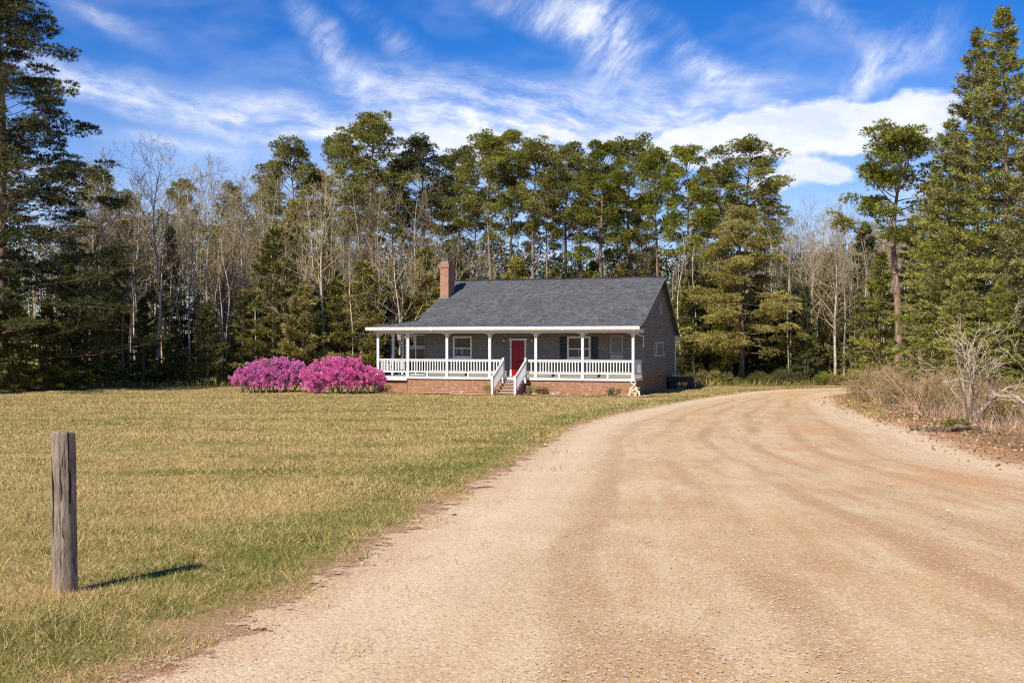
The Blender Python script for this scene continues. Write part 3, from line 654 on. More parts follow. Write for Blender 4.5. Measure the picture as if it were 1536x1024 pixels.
# glazed screen beside the left corner of the house
b = MB()
xs0, xs1, z0, z1 = -14.35, -13.05, DZ+.02, 3.35
for x in (xs0, -13.72, xs1-.07): b.box((x, 2.0, z0), (x+.06, 2.06, z1))
for z in (z0, 1.85, 2.5, 2.62, z1-.06): b.box((xs0+.06, 2.004, z), (xs1-.07, 2.056, z+.05))
sc1 = part(b, 'window', m_white, label='white framed glazed screen at the porch corner')
b = MB(); b.box((xs0+.061, 2.02, z0+.05), (-13.721, 2.035, 2.62)); b.box((-13.659, 2.02, z0+.05), (xs1-.071, 2.035, z1-.06)); b.build('pane', m_glass, sc1)
# porch lamps
for x in (-8.05, -6.35):
    b = MB(); b.box((x-.05, WY-.05, 2.98), (x+.05, WY-.027, 3.14)); b.tube([(x, WY-.05, 3.10), (x, WY-.13, 3.12), (x, WY-.13, 3.06)], .012, 6); b.tube([(x, WY-.13, 3.07), (x, WY-.13, 3.05)], [.02, .06], 10)
    lp = part(b, 'porch_lamp', m_metal); b = MB(); b.tube([(x, WY-.13, 3.05), (x, WY-.13, 2.98), (x, WY-.13, 2.92)], [.045, .055, .03], 10); b.build('lamp_glass', m_lampg, lp)
# gable: vent, oval window, louvred window
def gq(y, z, ry, rz, n=22):
    return [(y + ry*math.cos(2*math.pi*i/n), z + rz*math.sin(2*math.pi*i/n)) for i in range(n)]
def oval(y, z, ry, rz, rim, name, fm, pm):
    b = MB(); n = 22; O = gq(y, z, ry, rz); I = gq(y, z, ry-rim, rz-rim)
    V = [(.03, *p) for p in O] + [(.075, *p) for p in O] + [(.075, *p) for p in I] + [(.045, *p) for p in I]
    b.add(V, [(k*n+i, k*n+(i+1) % n, (k+1)*n+(i+1) % n, (k+1)*n+i) for k in range(3) for i in range(n)]); f_ = part(b, name, fm)
    b = MB(); V = [(.046, *p) for p in I] + [(.046, y, z)]; b.add(V, T=[(i, (i+1) % n, n) for i in range(n)]); b.build('pane', pm, f_)
m_gabw = plain('light_grey_window_trim', (.62, .62, .60), .5, .05)
oval(5.25, 2.48, .28, .44, .07, 'window', m_gabw, m_glass); oval(6.8, 4.85, .26, .33, .05, 'gable_vent', m_gabw, m_shut)
b = MB(); y0, y1, z0, z1 = 5.62, 7.55, 2.06, 2.90
for (a, c_) in (((y0, z0), (y1, z0+.06)), ((y0, z1-.06), (y1, z1)), ((y0, z0+.06), (y0+.06, z1-.06)), ((y1-.1, z0+.06), (y1, z1-.06)), ((y1+.3, z0-.05), (y1+.36, z0+.3))): b.box((.028, a[0], a[1]), (.07, c_[0], c_[1]))
fr = part(b, 'window', m_gabw); b = MB(); b.box((.03, y0+.061, z0+.061), (.045, y1-.101, z1-.061))
for i in range(6): b.box((.045, y0+.061, z0+.08+i*.11), (.055, y1-.101, z0+.14+i*.11))
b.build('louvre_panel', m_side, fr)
HM = None
def hw(x, y, z=0):
    """house coordinates to world"""
    c, s = math.cos(-TH), math.sin(-TH); return (HO[0] + x*c - y*s, HO[1] + x*s + y*c, HO[2] + z)
def houseplace(o, x, y, z=0): o.location = hw(x, y, z); o.rotation_euler = (0, 0, -TH); return o
# wind chime
wc = empty('wind_chime'); houseplace(wc, -6.05, WY-.25, 2.2); tag(wc, 'small white wind chime hanging right of the red door', 'wind chime')
b = MB(); b.tube([(0, 0, 1.40), (0, 0, .55)], .006, 4); b.build('cord', m_metal, wc)
b = MB(); b.tube([(0, 0, .56), (0, 0, .52), (0, 0, .46), (0, 0, .44)], [.02, .06, .06, .02], 10); b.build('disc', m_white, wc)
for k in range(4):
    b = MB(); a = k*math.pi/2; b.tube([(.035*math.cos(a), .035*math.sin(a), .44), (.035*math.cos(a), .035*math.sin(a), .12-.03*k)], .011, 6); b.build('chime_tube', m_white, wc)

# mulch bed and its edging
m_mulch, g = newmat('red_mulch'); o = g.obj(); n1 = g.noise(o, 9, 5, .7); c = g.mix(g.ramp(n1, .35, .65), (.20, .065, .03), (.44, .18, .08)); c = g.mix(g.ramp(g.noise(o, 1.2, 3), .52, .66), c, (.46, .25, .13)); finish(g, c, .95, bump=n1, bs=.8, bd=.03, spec=.1)
def sheet(name, P, m, label, cat, dz, kind='structure'):
    b = MB(); n = len(P)//2
    V = [(x, y, float(zat([(x, y)])[0]) + dz) for x, y in P]; b.add(V, [(i, i+1, n+i+1, n+i) for i in range(n-1)]); return tag(b.build(name, m, smooth=True), label, cat, kind=kind)
fx = np.linspace(-15.0, 1.1, 60)
front = [hw(x, -1.35 - .10*math.sin(x*1.4) - .1*math.sin(x*.5+1))[:2] for x in fx]; back = [hw(x, .2)[:2] for x in fx]
sheet('mulch_bed', front+back, m_mulch, 'reddish mulch bed along the brick base of the porch', 'garden bed', .035)
m_path = plain('pale_worn_earth', (.56, .40, .27), .95, .2, 5)
f2 = [hw(x, -1.36 - .10*math.sin(x*1.4) - .1*math.sin(x*.5+1) - .42)[:2] for x in fx]
sheet('footpath', f2+front, m_path, 'pale worn strip of earth edging the mulch bed', 'path', .045)

# ---------------------------------------------------------------- plants
rg = np.random.default_rng(5)
def unit(v): v = np.asarray(v, float); return v/(np.linalg.norm(v, axis=-1, keepdims=True)+1e-9)
m_pine = leafmat('pine_needles', (.045, .058, .010), (.42, .395, .062), .28)
m_pined = leafmat('dark_pine_needles', (.025, .038, .014), (.15, .155, .035), .2)
m_pineb = leafmat('bright_pine_needles', (.16, .165, .02), (.78, .70, .09), .35)
m_cedar = leafmat('evergreen_sprays', (.045, .055, .012), (.33, .305, .055), .22)
m_spruce = leafmat('olive_spruce_sprays', (.085, .095, .018), (.46, .44, .08), .22)
m_olive = leafmat('olive_shrub_leaves', (.08, .08, .015), (.42, .35, .075), .25)
m_pbark = barkmat('pine_bark', (.13, .085, .06), (.40, .28, .20), third=(.22, .15, .11))
m_gbark = barkmat('grey_bark', (.28, .23, .18), (.66, .57, .48))
m_wbark = barkmat('pale_birch_bark', (.34, .29, .24), (.70, .63, .56), sc=(3, 3, 4), third=(.66, .60, .53))
m_twig = leafmat('brown_twigs', (.17, .125, .07), (.43, .34, .20), 0, .9, .1)
m_twigp = leafmat('pinkish_brush_stems', (.21, .125, .07), (.52, .35, .205), 0, .9, .1)
m_twigw = leafmat('pale_twigs', (.34, .26, .18), (.68, .56, .43), 0, .9, .1)
m_pink = leafmat('azalea_blossom', (.72, .08, .42), (.98, .36, .73), .3, .6, .1, third=(1.0, .50, .84))
m_dkleaf = leafmat('azalea_leaves', (.02, .03, .01), (.07, .085, .03), .2)

def trunk_pts(H, lean, wob, n, rg_):
    z = np.linspace(-.3, H, n); t = np.clip(z/H, 0, 1)
    ph = rg_.uniform(0, 6.28, 2); fx_ = rg_.uniform(1.5, 3.5, 2)
    return np.stack([lean[0]*H*t + wob*np.sin(t*fx_[0]*3+ph[0])*t, lean[1]*H*t + wob*np.sin(t*fx_[1]*3+ph[1])*t, z], 1)
def on(P, h): return np.array([np.interp(h, P[:, 2], P[:, i]) for i in range(3)])

def make_pine(seed, H, cs, Wd, nb=46, top=1.0, dens=1.0, low=0, needles=.21, sky=.9, lean=(0, 0), mat=None, r0=.17, droop=0, cone=False, clr=1.0, dead=10, tuft=1.0, cpow=.75, nw=.030, flat=.6):
    """tall pine: bare lower stem, limbs carrying tufted clumps"""
    R = np.random.default_rng(seed); t = empty('pine_tree')
    P = trunk_pts(H*.97, lean, .18, 14, R); tk = MB(); rr = r0*np.interp(np.linspace(0, 1, 14), [0, .03, .1, .6, 1], [1.5, 1.15, 1, .6, .12]); tk.tube(P, rr, 9)
    cr = MB(); A_, B_, Ra, Rb = [], [], [], []
    CC, CR = [], []
    for i in range(nb):
        q = (i+R.random())/nb
        if not cone: q = q**.82
        h = H*(cs + (top-cs)*q)*.985
        prof_ = (1-q)**cpow + .05 if cone else math.sqrt(max(0.03, 1-((q-.40)/.62)**2))
        L = Wd*prof_*R.uniform(.6, 1.15); azm = i*2.4 + R.uniform(-.5, .5)
        e0 = math.radians((-5 if cone else 5) + 50*q*q + R.uniform(-8, 12)) - droop
        p = on(P, h); d = np.array([math.cos(azm)*math.cos(e0), math.sin(azm)*math.cos(e0), math.sin(e0)])
        n = 5; pts = [p]
        for k in range(n):
            d = unit(d + R.normal(size=3)*.12 + [0, 0, .07]); pts.append(pts[-1] + d*L/n)
        br = .02+.028*L/max(Wd, 1)
        for k in range(n): A_.append(pts[k]); B_.append(pts[k+1]); Ra.append(br*(1-k/n*.8)); Rb.append(br*(1-(k+1)/n*.8))
        nsub = max(2, int((1.8 + L*1.7)*dens))
        for s in range(nsub):
            u = R.uniform(.38, .98); a = pts[int(min(n-1, u*n))] + (pts[min(n, int(u*n)+1)]-pts[int(min(n-1, u*n))])*((u*n) % 1)
            sd2 = unit(d + R.normal(size=3)*[1.1, 1.1, .35] + [0, 0, .25]); l2 = R.uniform(.25, .6)*(.5+.25*L)
            e = a + sd2*l2; A_.append(a); B_.append(e); Ra.append(br*.45); Rb.append(.010); CC.append(e); CR.append(R.uniform(.30, .52)*clr)
        CC.append(pts[-1]); CR.append(R.uniform(.42, .66)*clr)
    for i in range(dead):
        h = H*R.uniform(cs*.6, cs+.05); azm = R.uniform(0, 6.28); p = on(P, h); L = R.uniform(.5, 1.8); d = np.array([math.cos(azm), math.sin(azm), R.uniform(-.25, .35)])
        m1 = p + d*L*.5; A_ += [p, m1]; B_ += [m1, m1 + (d+[0, 0, R.uniform(-.3, .2)])*L*.5]; Ra += [.025, .016]; Rb += [.016, .006]
    tk.segs(A_, B_, Ra, Rb, np.full(len(A_), .5))
    CC = np.array(CC); CR = np.array(CR); cnt = np.maximum(10, (185*CR**2*tuft).astype(int)); ci = np.repeat(np.arange(len(CC)), cnt); n = len(ci)
    dv = unit(R.normal(size=(n, 3)) + [0, 0, .45]); pos = CC[ci] + dv*CR[ci][:, None]*R.uniform(.45, .92, (n, 1))*[.66/flat**.5+.25, .66/flat**.5+.25, flat]
    ct = R.random(len(CC))
    k = 8; ti = np.repeat(np.arange(n), k); D = unit(dv[ti]*1.1 + R.normal(size=(n*k, 3))*.5 + [0, 0, .30])
    cr.blades(pos[ti], D, needles*R.uniform(.55, 1.1, n*k), nw, np.clip(.4*ct[ci][ti] + .6*R.random(n*k), 0, 1), R)
    tr = tk.build('trunk', m_pbark, t, smooth=True); c_ = cr.build('crown', mat or m_pine, t); KIDS[t.name] = [tr, c_]; return t

def make_conifer(seed, H, Wd, nb=70, start=.06, droop=.15, mat=None, bark=None, spray=.30, dens=1.0, r0=.12, sparse=0, kind='evergreen_tree', pw=.8):
    """conical conifer with drooping sprays"""
    R = np.random.default_rng(seed); t = empty(kind); P = trunk_pts(H, (0, 0), .08, 12, R); tk = MB(); tk.tube(P, r0*np.interp(np.linspace(0, 1, 12), [0, .05, 1], [1.3, 1, .1]), 8)
    A_, B_, Ra, Rb = [], [], [], []; C_, D_, RN = [], [], []
    for i in range(nb):
        q = ((i+R.random())/nb); h = H*(start+(1-start)*q); L = (Wd*((1-q)**pw)*R.uniform(.6, 1.15) + .12); azm = i*2.4+R.uniform(-.4, .4)
        e0 = R.uniform(-.1, .3) + .6*q - droop; d = np.array([math.cos(azm)*math.cos(e0), math.sin(azm)*math.cos(e0), math.sin(e0)]); pts = [on(P, h)]; n = 5
        for k in range(n): d = unit(d + R.normal(size=3)*.08 + [0, 0, (-.14*droop*4 if k < 3 else .16)]); pts.append(pts[-1]+d*L/n)
        pts = np.array(pts)
        for k in range(n): A_.append(pts[k]); B_.append(pts[k+1]); Ra.append(.02*(1-k/n)+.006); Rb.append(.02*(1-(k+1)/n)+.005)
        m = int((26*L + 10)*dens); u = R.uniform(.12+sparse, 1, m)**.8*n; k0 = np.minimum(u.astype(int), n-1); a = pts[k0] + (pts[k0+1]-pts[k0])*(u-k0)[:, None]
        side = np.array([-math.sin(azm), math.cos(azm), 0]); sg = np.where(R.random(m) < .5, -1, 1)[:, None]; wv = (1.02-u/n)[:, None]
        off = side*sg*R.uniform(0, 1, (m, 1))*L*.38*(wv+.12); sp = a + off + np.array([0, 0, -1])*R.uniform(0, .18, (m, 1))*np.linalg.norm(off, axis=1)[:, None]
        kk = 6; si = np.repeat(np.arange(m), kk); dd = unit(d + side*sg*.8)
        Dv = unit(dd[si] + R.normal(size=(m*kk, 3))*.55 + [0, 0, -.1]); C_.append(sp[si] + R.normal(size=(m*kk, 3))*.05); D_.append(Dv); cv = R.random()
        RN.append(np.clip(.35*cv + .3*R.random(m)[si] + .35*R.random(m*kk), 0, 1))
    tk.segs(A_, B_, Ra, Rb, np.full(len(A_), .5)); C_ = np.vstack(C_); D_ = np.vstack(D_); RN = np.concatenate(RN); cr = MB()
    cr.blades(C_, D_, spray*R.uniform(.5, 1.1, len(C_)), .05*spray/.3, RN, R)
    tr = tk.build('trunk', bark or m_pbark, t, smooth=True); c_ = cr.build('crown', mat or m_cedar, t); KIDS[t.name] = [tr, c_]; return t

def grow(R, A_, B_, Ra, Rb, RN, p, d, L, r, lev, maxlev, up=.1, spread=.6, kids=5, tip=.006):
    n = 3 if lev > 1 else 5; pts = [p]; rs = [r]
    for k in range(n):
        d = unit(d + R.normal(size=3)*(.10+.05*lev) + [0, 0, up]); pts.append(pts[-1] + d*L/n); rs.append(max(tip, r*(1-.75*(k+1)/n)))
        A_.append(pts[k]); B_.append(pts[k+1]); Ra.append(rs[k]); Rb.append(rs[k+1]); RN.append(R.random()*.5 + .25)
    if lev >= maxlev: return
    for s in range(kids + (1 if R.random() < .5 else 0)):
        u = R.uniform(.2, 1); k = min(n-1, int(u*n)); a = pts[k] + (pts[k+1]-pts[k])*((u*n) % 1)
        nd = unit(unit(np.cross(d, R.normal(size=3)))*spread + d*.75)
        grow(R, A_, B_, Ra, Rb, RN, a, nd, L*R.uniform(.35, .62), max(tip, rs[k]*.55), lev+1, maxlev, up, spread, kids, tip)
def make_bare(seed, H, Wd, cs=.3, nb=26, lev=3, bark=None, twig=None, r0=.10, up=.10, ang=50, kids=4, name='bare_tree', tip=.0065, lean=(0, 0), fork=0, wob=.25):
    """leafless tree: tapered stem and a crown of branching twigs"""
    R = np.random.default_rng(seed); t = empty(name); P = trunk_pts(H, lean, wob, 14, R); tk = MB(); tk.tube(P, r0*np.interp(np.linspace(0, 1, 14), [0, .04, .5, 1], [1.35, 1, .6, .08]), 8)
    if fork:
        for k in range(fork):
            a = R.uniform(0, 6.28); h = H*R.uniform(.25, .45); p = on(P, h); L = H*R.uniform(.3, .42); pts = [p]; d = np.array([math.cos(a)*.6, math.sin(a)*.6, .8])
            for q in range(6): d = unit(d+[0, 0, .1]+R.normal(size=3)*.06); pts.append(pts[-1]+d*L/6)
            tk.tube(pts, np.linspace(r0*.55, .012, 7), 6)
    A_, B_, Ra, Rb, RN = [], [], [], [], []
    for i in range(nb):
        q = (i+R.random())/nb; h = H*(cs+(.98-cs)*q); azm = i*2.4+R.uniform(-.6, .6); e = math.radians(ang + 25*q + R.uniform(-14, 14))
        L = Wd*(.35+.9*math.sin(math.pi*min(1, .25+.75*q))**.8)*R.uniform(.55, 1.1)*(1.05-q*.35)
        grow(R, A_, B_, Ra, Rb, RN, on(P, h), np.array([math.cos(azm)*math.cos(e), math.sin(azm)*math.cos(e), math.sin(e)]), L, r0*(.33*(1-q)+.09), 1, lev, up, .65, kids, tip)
    cr = MB(); cr.segs(A_, B_, Ra, Rb, np.array(RN)); tr = tk.build('trunk', bark or m_gbark, t, smooth=True); c_ = cr.build('crown', twig or m_twig, t); KIDS[t.name] = [tr, c_]; return t
def make_brush(seed, H, Wd, ns=34, twig=None, leaves=0, lmat=None, name='brush_shrub', r=.012, lev=3, spread=.9, up=.05, kids=3, tip=.004):
    """thicket shrub: many stems fanning from the ground"""
    R = np.random.default_rng(seed); t = empty(name); A_, B_, Ra, Rb, RN = [], [], [], [], []
    for i in range(ns):
        a = R.uniform(0, 6.28); s = R.uniform(.05, spread); d = unit([math.cos(a)*s, math.sin(a)*s, 1]); rad = Wd*.35*math.sqrt(R.random()); a2 = R.uniform(0, 6.28)
        grow(R, A_, B_, Ra, Rb, RN, np.array([math.cos(a2)*rad, math.sin(a2)*rad, -.05]), d, H*R.uniform(.45, .95), r*R.uniform(.7, 1.3), 1, lev, up, .5, kids, tip)
    b = MB(); b.segs(A_, B_, Ra, Rb, np.array(RN)); parts = [b.build('stems', twig or m_twigp, t)]
    if leaves:
        E = np.array(B_); idx = R.integers(0, len(E), leaves); b = MB(); b.blades(E[idx] + R.normal(size=(leaves, 3))*.05, R.normal(size=(leaves, 3))+[0, 0, .3], R.uniform(.04, .1, leaves), .04, R.random(leaves), R); parts.append(b.build('foliage', lmat or m_olive, t))
    KIDS[t.name] = parts; return t
def make_leafy(seed, H, Wd, n=5000, mat=None, name='evergreen_shrub', leaf=.10, lumps=16, stem=True, lw=.05, hollow=.55):
    """rounded leafy shrub made of lumps of small leaves on stems"""
    R = np.random.default_rng(seed); t = empty(name); a = R.uniform(0, 6.28, lumps); rr = np.sqrt(R.random(lumps)); LC = np.stack([np.cos(a)*rr*Wd*.36, np.sin(a)*rr*Wd*.36, H*(.28+.44*R.random(lumps)*(1.1-.55*rr))], 1); LR = R.uniform(.20, .34, lumps)*H
    ci = R.integers(0, lumps, n); dv = unit(R.normal(size=(n, 3))); pos = LC[ci] + dv*LR[ci][:, None]*R.uniform(hollow, 1.05, (n, 1)); pos[:, 2] = np.maximum(pos[:, 2], .03)
    b = MB(); b.blades(pos, dv + R.normal(size=(n, 3))*.7, leaf*R.uniform(.6, 1.2, n), lw, np.clip(.4*R.random(lumps)[ci]+.6*R.random(n), 0, 1), R)
    s = MB(); A_ = []; B_ = []
    for c in LC: A_.append((c[0]*.15, c[1]*.15, -.05)); B_.append(c)
    s.segs(A_, B_, np.full(lumps, .02*H), np.full(lumps, .008*H)); parts = [s.build('stems', m_twig, t), b.build('foliage', mat or m_cedar, t)]; KIDS[t.name] = parts; return t

FIRST = {}
def place(proto, x, y, s=1.0, rz=None, label=None, cat='tree', group=None, sz=None, dz=0):
    key = proto.name; o = proto if key not in FIRST else copy_tree(proto); FIRST[key] = 1
    o.location = (x, y, float(gh(y)) + dz); o.rotation_euler = (0, 0, rg.uniform(0, 6.28) if rz is None else rz); o.scale = (s, s, sz or s)
    for k in ('label', 'category', 'group'):
        if k in o: del o[k]
    return tag(o, label, cat, group)
def placed(proto, H0, px, y, ytop, **k):
    """stand a copy so that its top reaches the photo's height"""
    H = (512-ytop)/F*y + EYE - float(gh(y)); s = H/H0; w = k.pop('w', None)
    return place(proto, X(px, y), y, s if w is None else s*w, sz=s, **k)

# prototypes
pinesA = [(make_pine(21, 18, .56, 2.8, nb=36), 18), (make_pine(22, 18, .62, 3.0, nb=32), 18), (make_pine(23, 18, .52, 2.5, nb=40), 18), (make_pine(24, 18, .65, 3.2, nb=30), 18), (make_pine(25, 18, .55, 2.7, nb=36, mat=m_pined), 18), (make_pine(26, 18, .60, 3.1, nb=34), 18), (make_pine(27, 18, .50, 2.4, nb=38), 18)]
PG = 'tall pines behind the house'
def P_(i, px, y, top, label, w=1.0, rz=None, group=PG): return placed(pinesA[i][0], 18, px, y, top, label=label, cat='pine tree', group=group, w=w, rz=rz)
P_(3, 438, 84, 228, 'tall pine standing above bare trees, leftmost of the round crowned pines', 1.0)
P_(5, 515, 88, 214, 'tall pine close left of the highest pine behind the azaleas', 1.0)
P_(2, 560, 82, 184, 'highest pine of the row, crown rising above the others left of the chimney', 1.25)
P_(4, 632, 84, 220, 'dark crowned pine directly above the brick chimney', 1.25)
P_(1, 690, 92, 236, 'pine with pale limbs just right of the chimney', .95)
P_(3, 735, 82, 216, 'broad crowned pine with spreading bare limbs above the left part of the roof', 1.1)
P_(0, 766, 90, 213, 'narrow pine tight behind the broad crowned pine over the roof', .9)
P_(5, 800, 83, 224, 'dense pine straight above the red door', 1.05)
P_(1, 850, 88, 231, 'round topped pine above the porch right of the red door', 1.0)
P_(4, 872, 94, 246, 'shaded pine in the gap between two round topped pines over the roof', .9)
P_(6, 903, 82, 222, 'olive pine above the right half of the roof with orange trunk', 1.1)
P_(3, 945, 87, 224, 'pine above the right quarter of the roof', 1.0)
P_(5, 985, 84, 233, 'pine with a bare lower trunk above the roof peak', .95)
P_(6, 1030, 82, 228, 'slender pine with open crown just right of the gable', 1.0)
P_(0, 1120, 83, 224, 'wide crowned pine rising behind the bright young pine', 1.45)
P_(1, 1078, 92, 262, 'lower pine between the gable pine and the wide crowned pine', .9)
for i, (px, tp) in enumerate([(475, 268), (590, 262), (665, 285), (712, 300), (822, 275), (925, 290), (1055, 295), (1150, 290), (540, 290), (965, 300)]):
    P_(i % 7, px, 97+rg.uniform(-3, 6), tp, 'lower pine of the second rank filling gaps behind the pine row', .9, group='second rank pines')
for i, (px, tp) in enumerate([(150, 268), (275, 282), (350, 285), (190, 300), (405, 275)]):
    P_([3, 0, 4, 1, 2][i], px, 96+i, tp, 'distant pine showing among the bare trees left of the house', .8, group='distant pines left')
# the leaning, spreading pine by the right bend
pr = make_pine(31, 13.8, .58, 2.9, nb=30, r0=.2, lean=(-.01, 0), dens=1.1, dead=12)
placed(pr, 13.8, 1347, 58, 213, label='tall pine with long bare orange trunk standing behind the brush right of the drive', cat='pine tree', w=1.2)
# bright young pine with two stems
yp = make_pine(33, 11.8, .16, 3.9, nb=74, cpow=.55, tuft=1.1, flat=.38, mat=m_pineb, r0=.19, cone=True, droop=.1, dens=1.0, dead=3, clr=1.0)
placed(yp, 11.8, 1112, 75, 322, label='bright yellow green young pine with foliage low down, right of the house', cat='pine tree', w=1.05)
placed(yp, 11.8, 1098, 79, 400, label='smaller pine whose trunk stands close left of the bright young pine', cat='pine tree', w=.8)
# big dark pine at the left edge
bp = make_pine(35, 25, .10, 7.2, nb=170, mat=m_pined, r0=.34, cone=True, droop=.14, dens=.8, needles=.26, clr=1.05, dead=4, cpow=.55, tuft=.9, flat=.34)
placed(bp, 25, 2, 64, -12, label='huge dark pine with layered boughs at the left edge of the photo', cat='pine tree', w=1.2, rz=1.0)
placed(bp, 25, -90, 72, 30, label='second dark pine partly cut off behind the huge one at the left edge', cat='pine tree', w=.9, rz=3.0)
# spruces on the right
sp = make_conifer(41, 17, 4.3, nb=185, mat=m_spruce, droop=.12, spray=.26, dens=.85, r0=.2, kind='spruce_tree', pw=.80, sparse=.05)
sp2 = make_conifer(42, 13, 2.9, nb=110, mat=m_spruce, droop=.15, spray=.28, dens=.9, r0=.15, kind='spruce_tree', pw=.7)
SG = 'spruces at the right edge'
placed(sp, 17, 1508, 45, 15, label='tallest spruce with its pale trunk showing, near the right edge', cat='spruce tree', group=SG, rz=.4, w=.95)
placed(sp, 17, 1466, 48, 48, label='tall spruce just left of the tallest one', cat='spruce tree', group=SG, rz=2.2, w=.9)
placed(sp2, 13, 1425, 50, 185, label='full spruce rising behind the large bare shrub', cat='spruce tree', group=SG, rz=.2)
placed(sp2, 13, 1395, 55, 300, label='short spruce directly right of the bare trunked pine', cat='spruce tree', group=SG, rz=4)
placed(sp2, 13, 1548, 41, 200, label='spruce cut by the right edge of the photo', cat='spruce tree', group=SG, rz=2)
placed(sp2, 13, 1440, 42, 370, label='low spruce in front of the tall ones, behind the bare shrub', cat='spruce tree', group=SG, rz=5)
placed(sp2, 13, 1500, 40, 420, label='lowest spruce beneath the tallest one', cat='spruce tree', group=SG, rz=1.2)
placed(sp2, 13, 1370, 64, 330, label='distant spruce hard against the bare trunked pine', cat='spruce tree', group=SG, rz=3.3)
# young evergreens of the wood's edge
ev = [(make_conifer(51, 9, 2.3, nb=80, mat=m_cedar, start=.03), 9), (make_conifer(52, 7, 2.2, nb=64, mat=m_cedar, start=.02, droop=.05), 7), (make_conifer(53, 8, 1.9, nb=72, mat=m_pined, start=.03), 8), (make_conifer(54, 6, 2.4, nb=60, mat=m_olive, start=.02, droop=.0), 6)]
EG = "evergreens at the wood's edge"
evl = [(20, 62, 420, 0, 1.1, 'broad evergreen low at the left edge below the huge pine'), (70, 64, 455, 1, 1.2, 'spreading evergreen right of the leftmost one'), (105, 66, 400, 2, 1.0, 'dark pointed evergreen under the boughs of the huge pine'), (-30, 60, 400, 1, 1.0, 'evergreen cut by the left edge'),
  (150, 70, 470, 0, 1.1, 'small evergreen between the dark boughs and the bare trees'), (215, 70, 448, 2, 1.0, 'dark evergreen beneath the tall bare tree left'), (262, 72, 490, 1, 1.1, 'low evergreen left of the bushier one by the lawn'), (312, 71, 455, 1, 1.1, 'bushy evergreen halfway between left edge and house'),
  (362, 73, 440, 0, 1, 'evergreen directly behind the first azalea'), (410, 73, 345, 0, 1.15, 'tall full evergreen rising above the azaleas'), (455, 72, 430, 3, 1.1, 'olive evergreen between the two azaleas'), (505, 74, 420, 1, 1.1, 'evergreen behind the second azalea'),
  (545, 74, 395, 3, 1, 'olive evergreen left of the porch end'), (590, 76, 400, 0, 1, 'evergreen behind the left end of the porch roof'), (640, 77, 375, 3, 1, 'evergreen just left of the chimney'), (1040, 78, 400, 2, 1, 'dark evergreen beside the gable'),
  (1208, 74, 430, 2, .8, 'narrow dark evergreen where the drive disappears'), (1180, 80, 400, 0, 1, 'evergreen behind the end of the drive'), (1290, 72, 440, 0, 1.1, 'evergreen behind the pale birch'), (1320, 66, 380, 0, 1, 'evergreen left of the bare trunked pine'), (1300, 84, 340, 2, 1.1, 'dark evergreen far behind the drive bend'), (1375, 60, 440, 0, 1.2, 'evergreen filling the gap right of the bare trunked pine'), (1235, 86, 420, 0, 1.1, 'faint evergreen behind the pale birch stem')]
for px, y, tp, k, w, lb in evl: placed(ev[k][0], ev[k][1], px, y, tp, label=lb, cat='evergreen tree', group=EG, w=w)
for i in range(26):
    px = rg.uniform(90, 660) if i % 2 else rg.uniform(1120, 1400); k = rg.integers(0, 4)
    placed(ev[k][0], ev[k][1], px, rg.uniform(77, 92), rg.uniform(385, 470), label='shaded young evergreen deep among the trunks of the wood', cat='evergreen tree', group='evergreens deep in the wood', w=rg.uniform(.9, 1.2))
for i in range(8):
    k = [0, 3, 2, 0][i % 4]; placed(ev[k][0], ev[k][1], 140 + i*60 + rg.uniform(-12, 12), rg.uniform(78, 84), rg.uniform(300, 385), label='tall slim evergreen rising among the bare trees left of the house', cat='evergreen tree', group='tall evergreens among the bare trees', w=.75)
for i in range(20):
    px = rg.uniform(670, 1110); k = [0, 3, 0, 3][rg.integers(0, 4)]
    placed(ev[k][0], ev[k][1], px, rg.uniform(80, 92), rg.uniform(388, 425), label='mid height evergreen in the shade behind the roof', cat='evergreen tree', group='evergreens behind the roof', w=rg.uniform(.9, 1.2))
# bare trees
bt = [(make_bare(61, 14, 3.3, .32, 26, ang=34), 14), (make_bare(62, 14, 2.7, .38, 24, ang=42), 14), (make_bare(63, 13, 3.4, .25, 24, ang=28, fork=2), 13), (make_bare(64, 12, 2.3, .45, 18, lev=3, r0=.075, ang=40), 12), (make_bare(65, 9, 3.4, .12, 26, ang=38, r0=.09, up=.04, fork=3, wob=.4), 9)]
BG = 'leafless trees left of the house'
for px, y, tp, k, w, lb in [(237, 72, 220, 0, 1.1, 'tallest bare tree with fine spreading crown against the sky, left of the azaleas'), (313, 73, 238, 1, 1, 'tall bare tree with upright crown, second tallest of the leafless ones'), (152, 74, 228, 1, .9, 'bare tree beside the tips of the huge pine boughs'), (203, 78, 270, 3, 1, 'slim bare tree left of the tallest one'),
   (285, 77, 275, 0, .9, 'bare tree between the two tallest leafless trees'), (365, 76, 262, 1, 1, 'bare tree above the first azalea'), (395, 78, 280, 0, 1, 'bare tree whose top meets the leftmost round pine'), (485, 73, 258, 1, 1.1, 'pale stemmed bare tree above the gap between azaleas'), (465, 76, 300, 2, 1, 'forked bare tree behind the pale stemmed one'),
   (535, 77, 290, 0, .9, 'bare tree beneath the highest pine'), (598, 74, 372, 4, 1.1, 'wide low bare tree with curving limbs left of the chimney'), (620, 79, 350, 2, .9, 'bare tree leaning over the porch roof end'), (430, 73, 400, 4, 1, 'low crooked bare tree among evergreens above the azaleas'), (690, 80, 375, 4, .9, 'bare tree just right of the chimney')]:
    placed(bt[k][0], bt[k][1], px, y, tp, label=lb, cat='bare tree', group=BG, w=w)
for i in range(70):
    k = rg.integers(0, 4); placed(bt[k][0], bt[k][1], rg.uniform(60, 660), rg.uniform(76, 98), rg.uniform(265, 380), label='slender leafless tree in the crowd of bare trunks left of the house', cat='bare tree', group='crowd of bare trees left', w=rg.uniform(.8, 1.1))
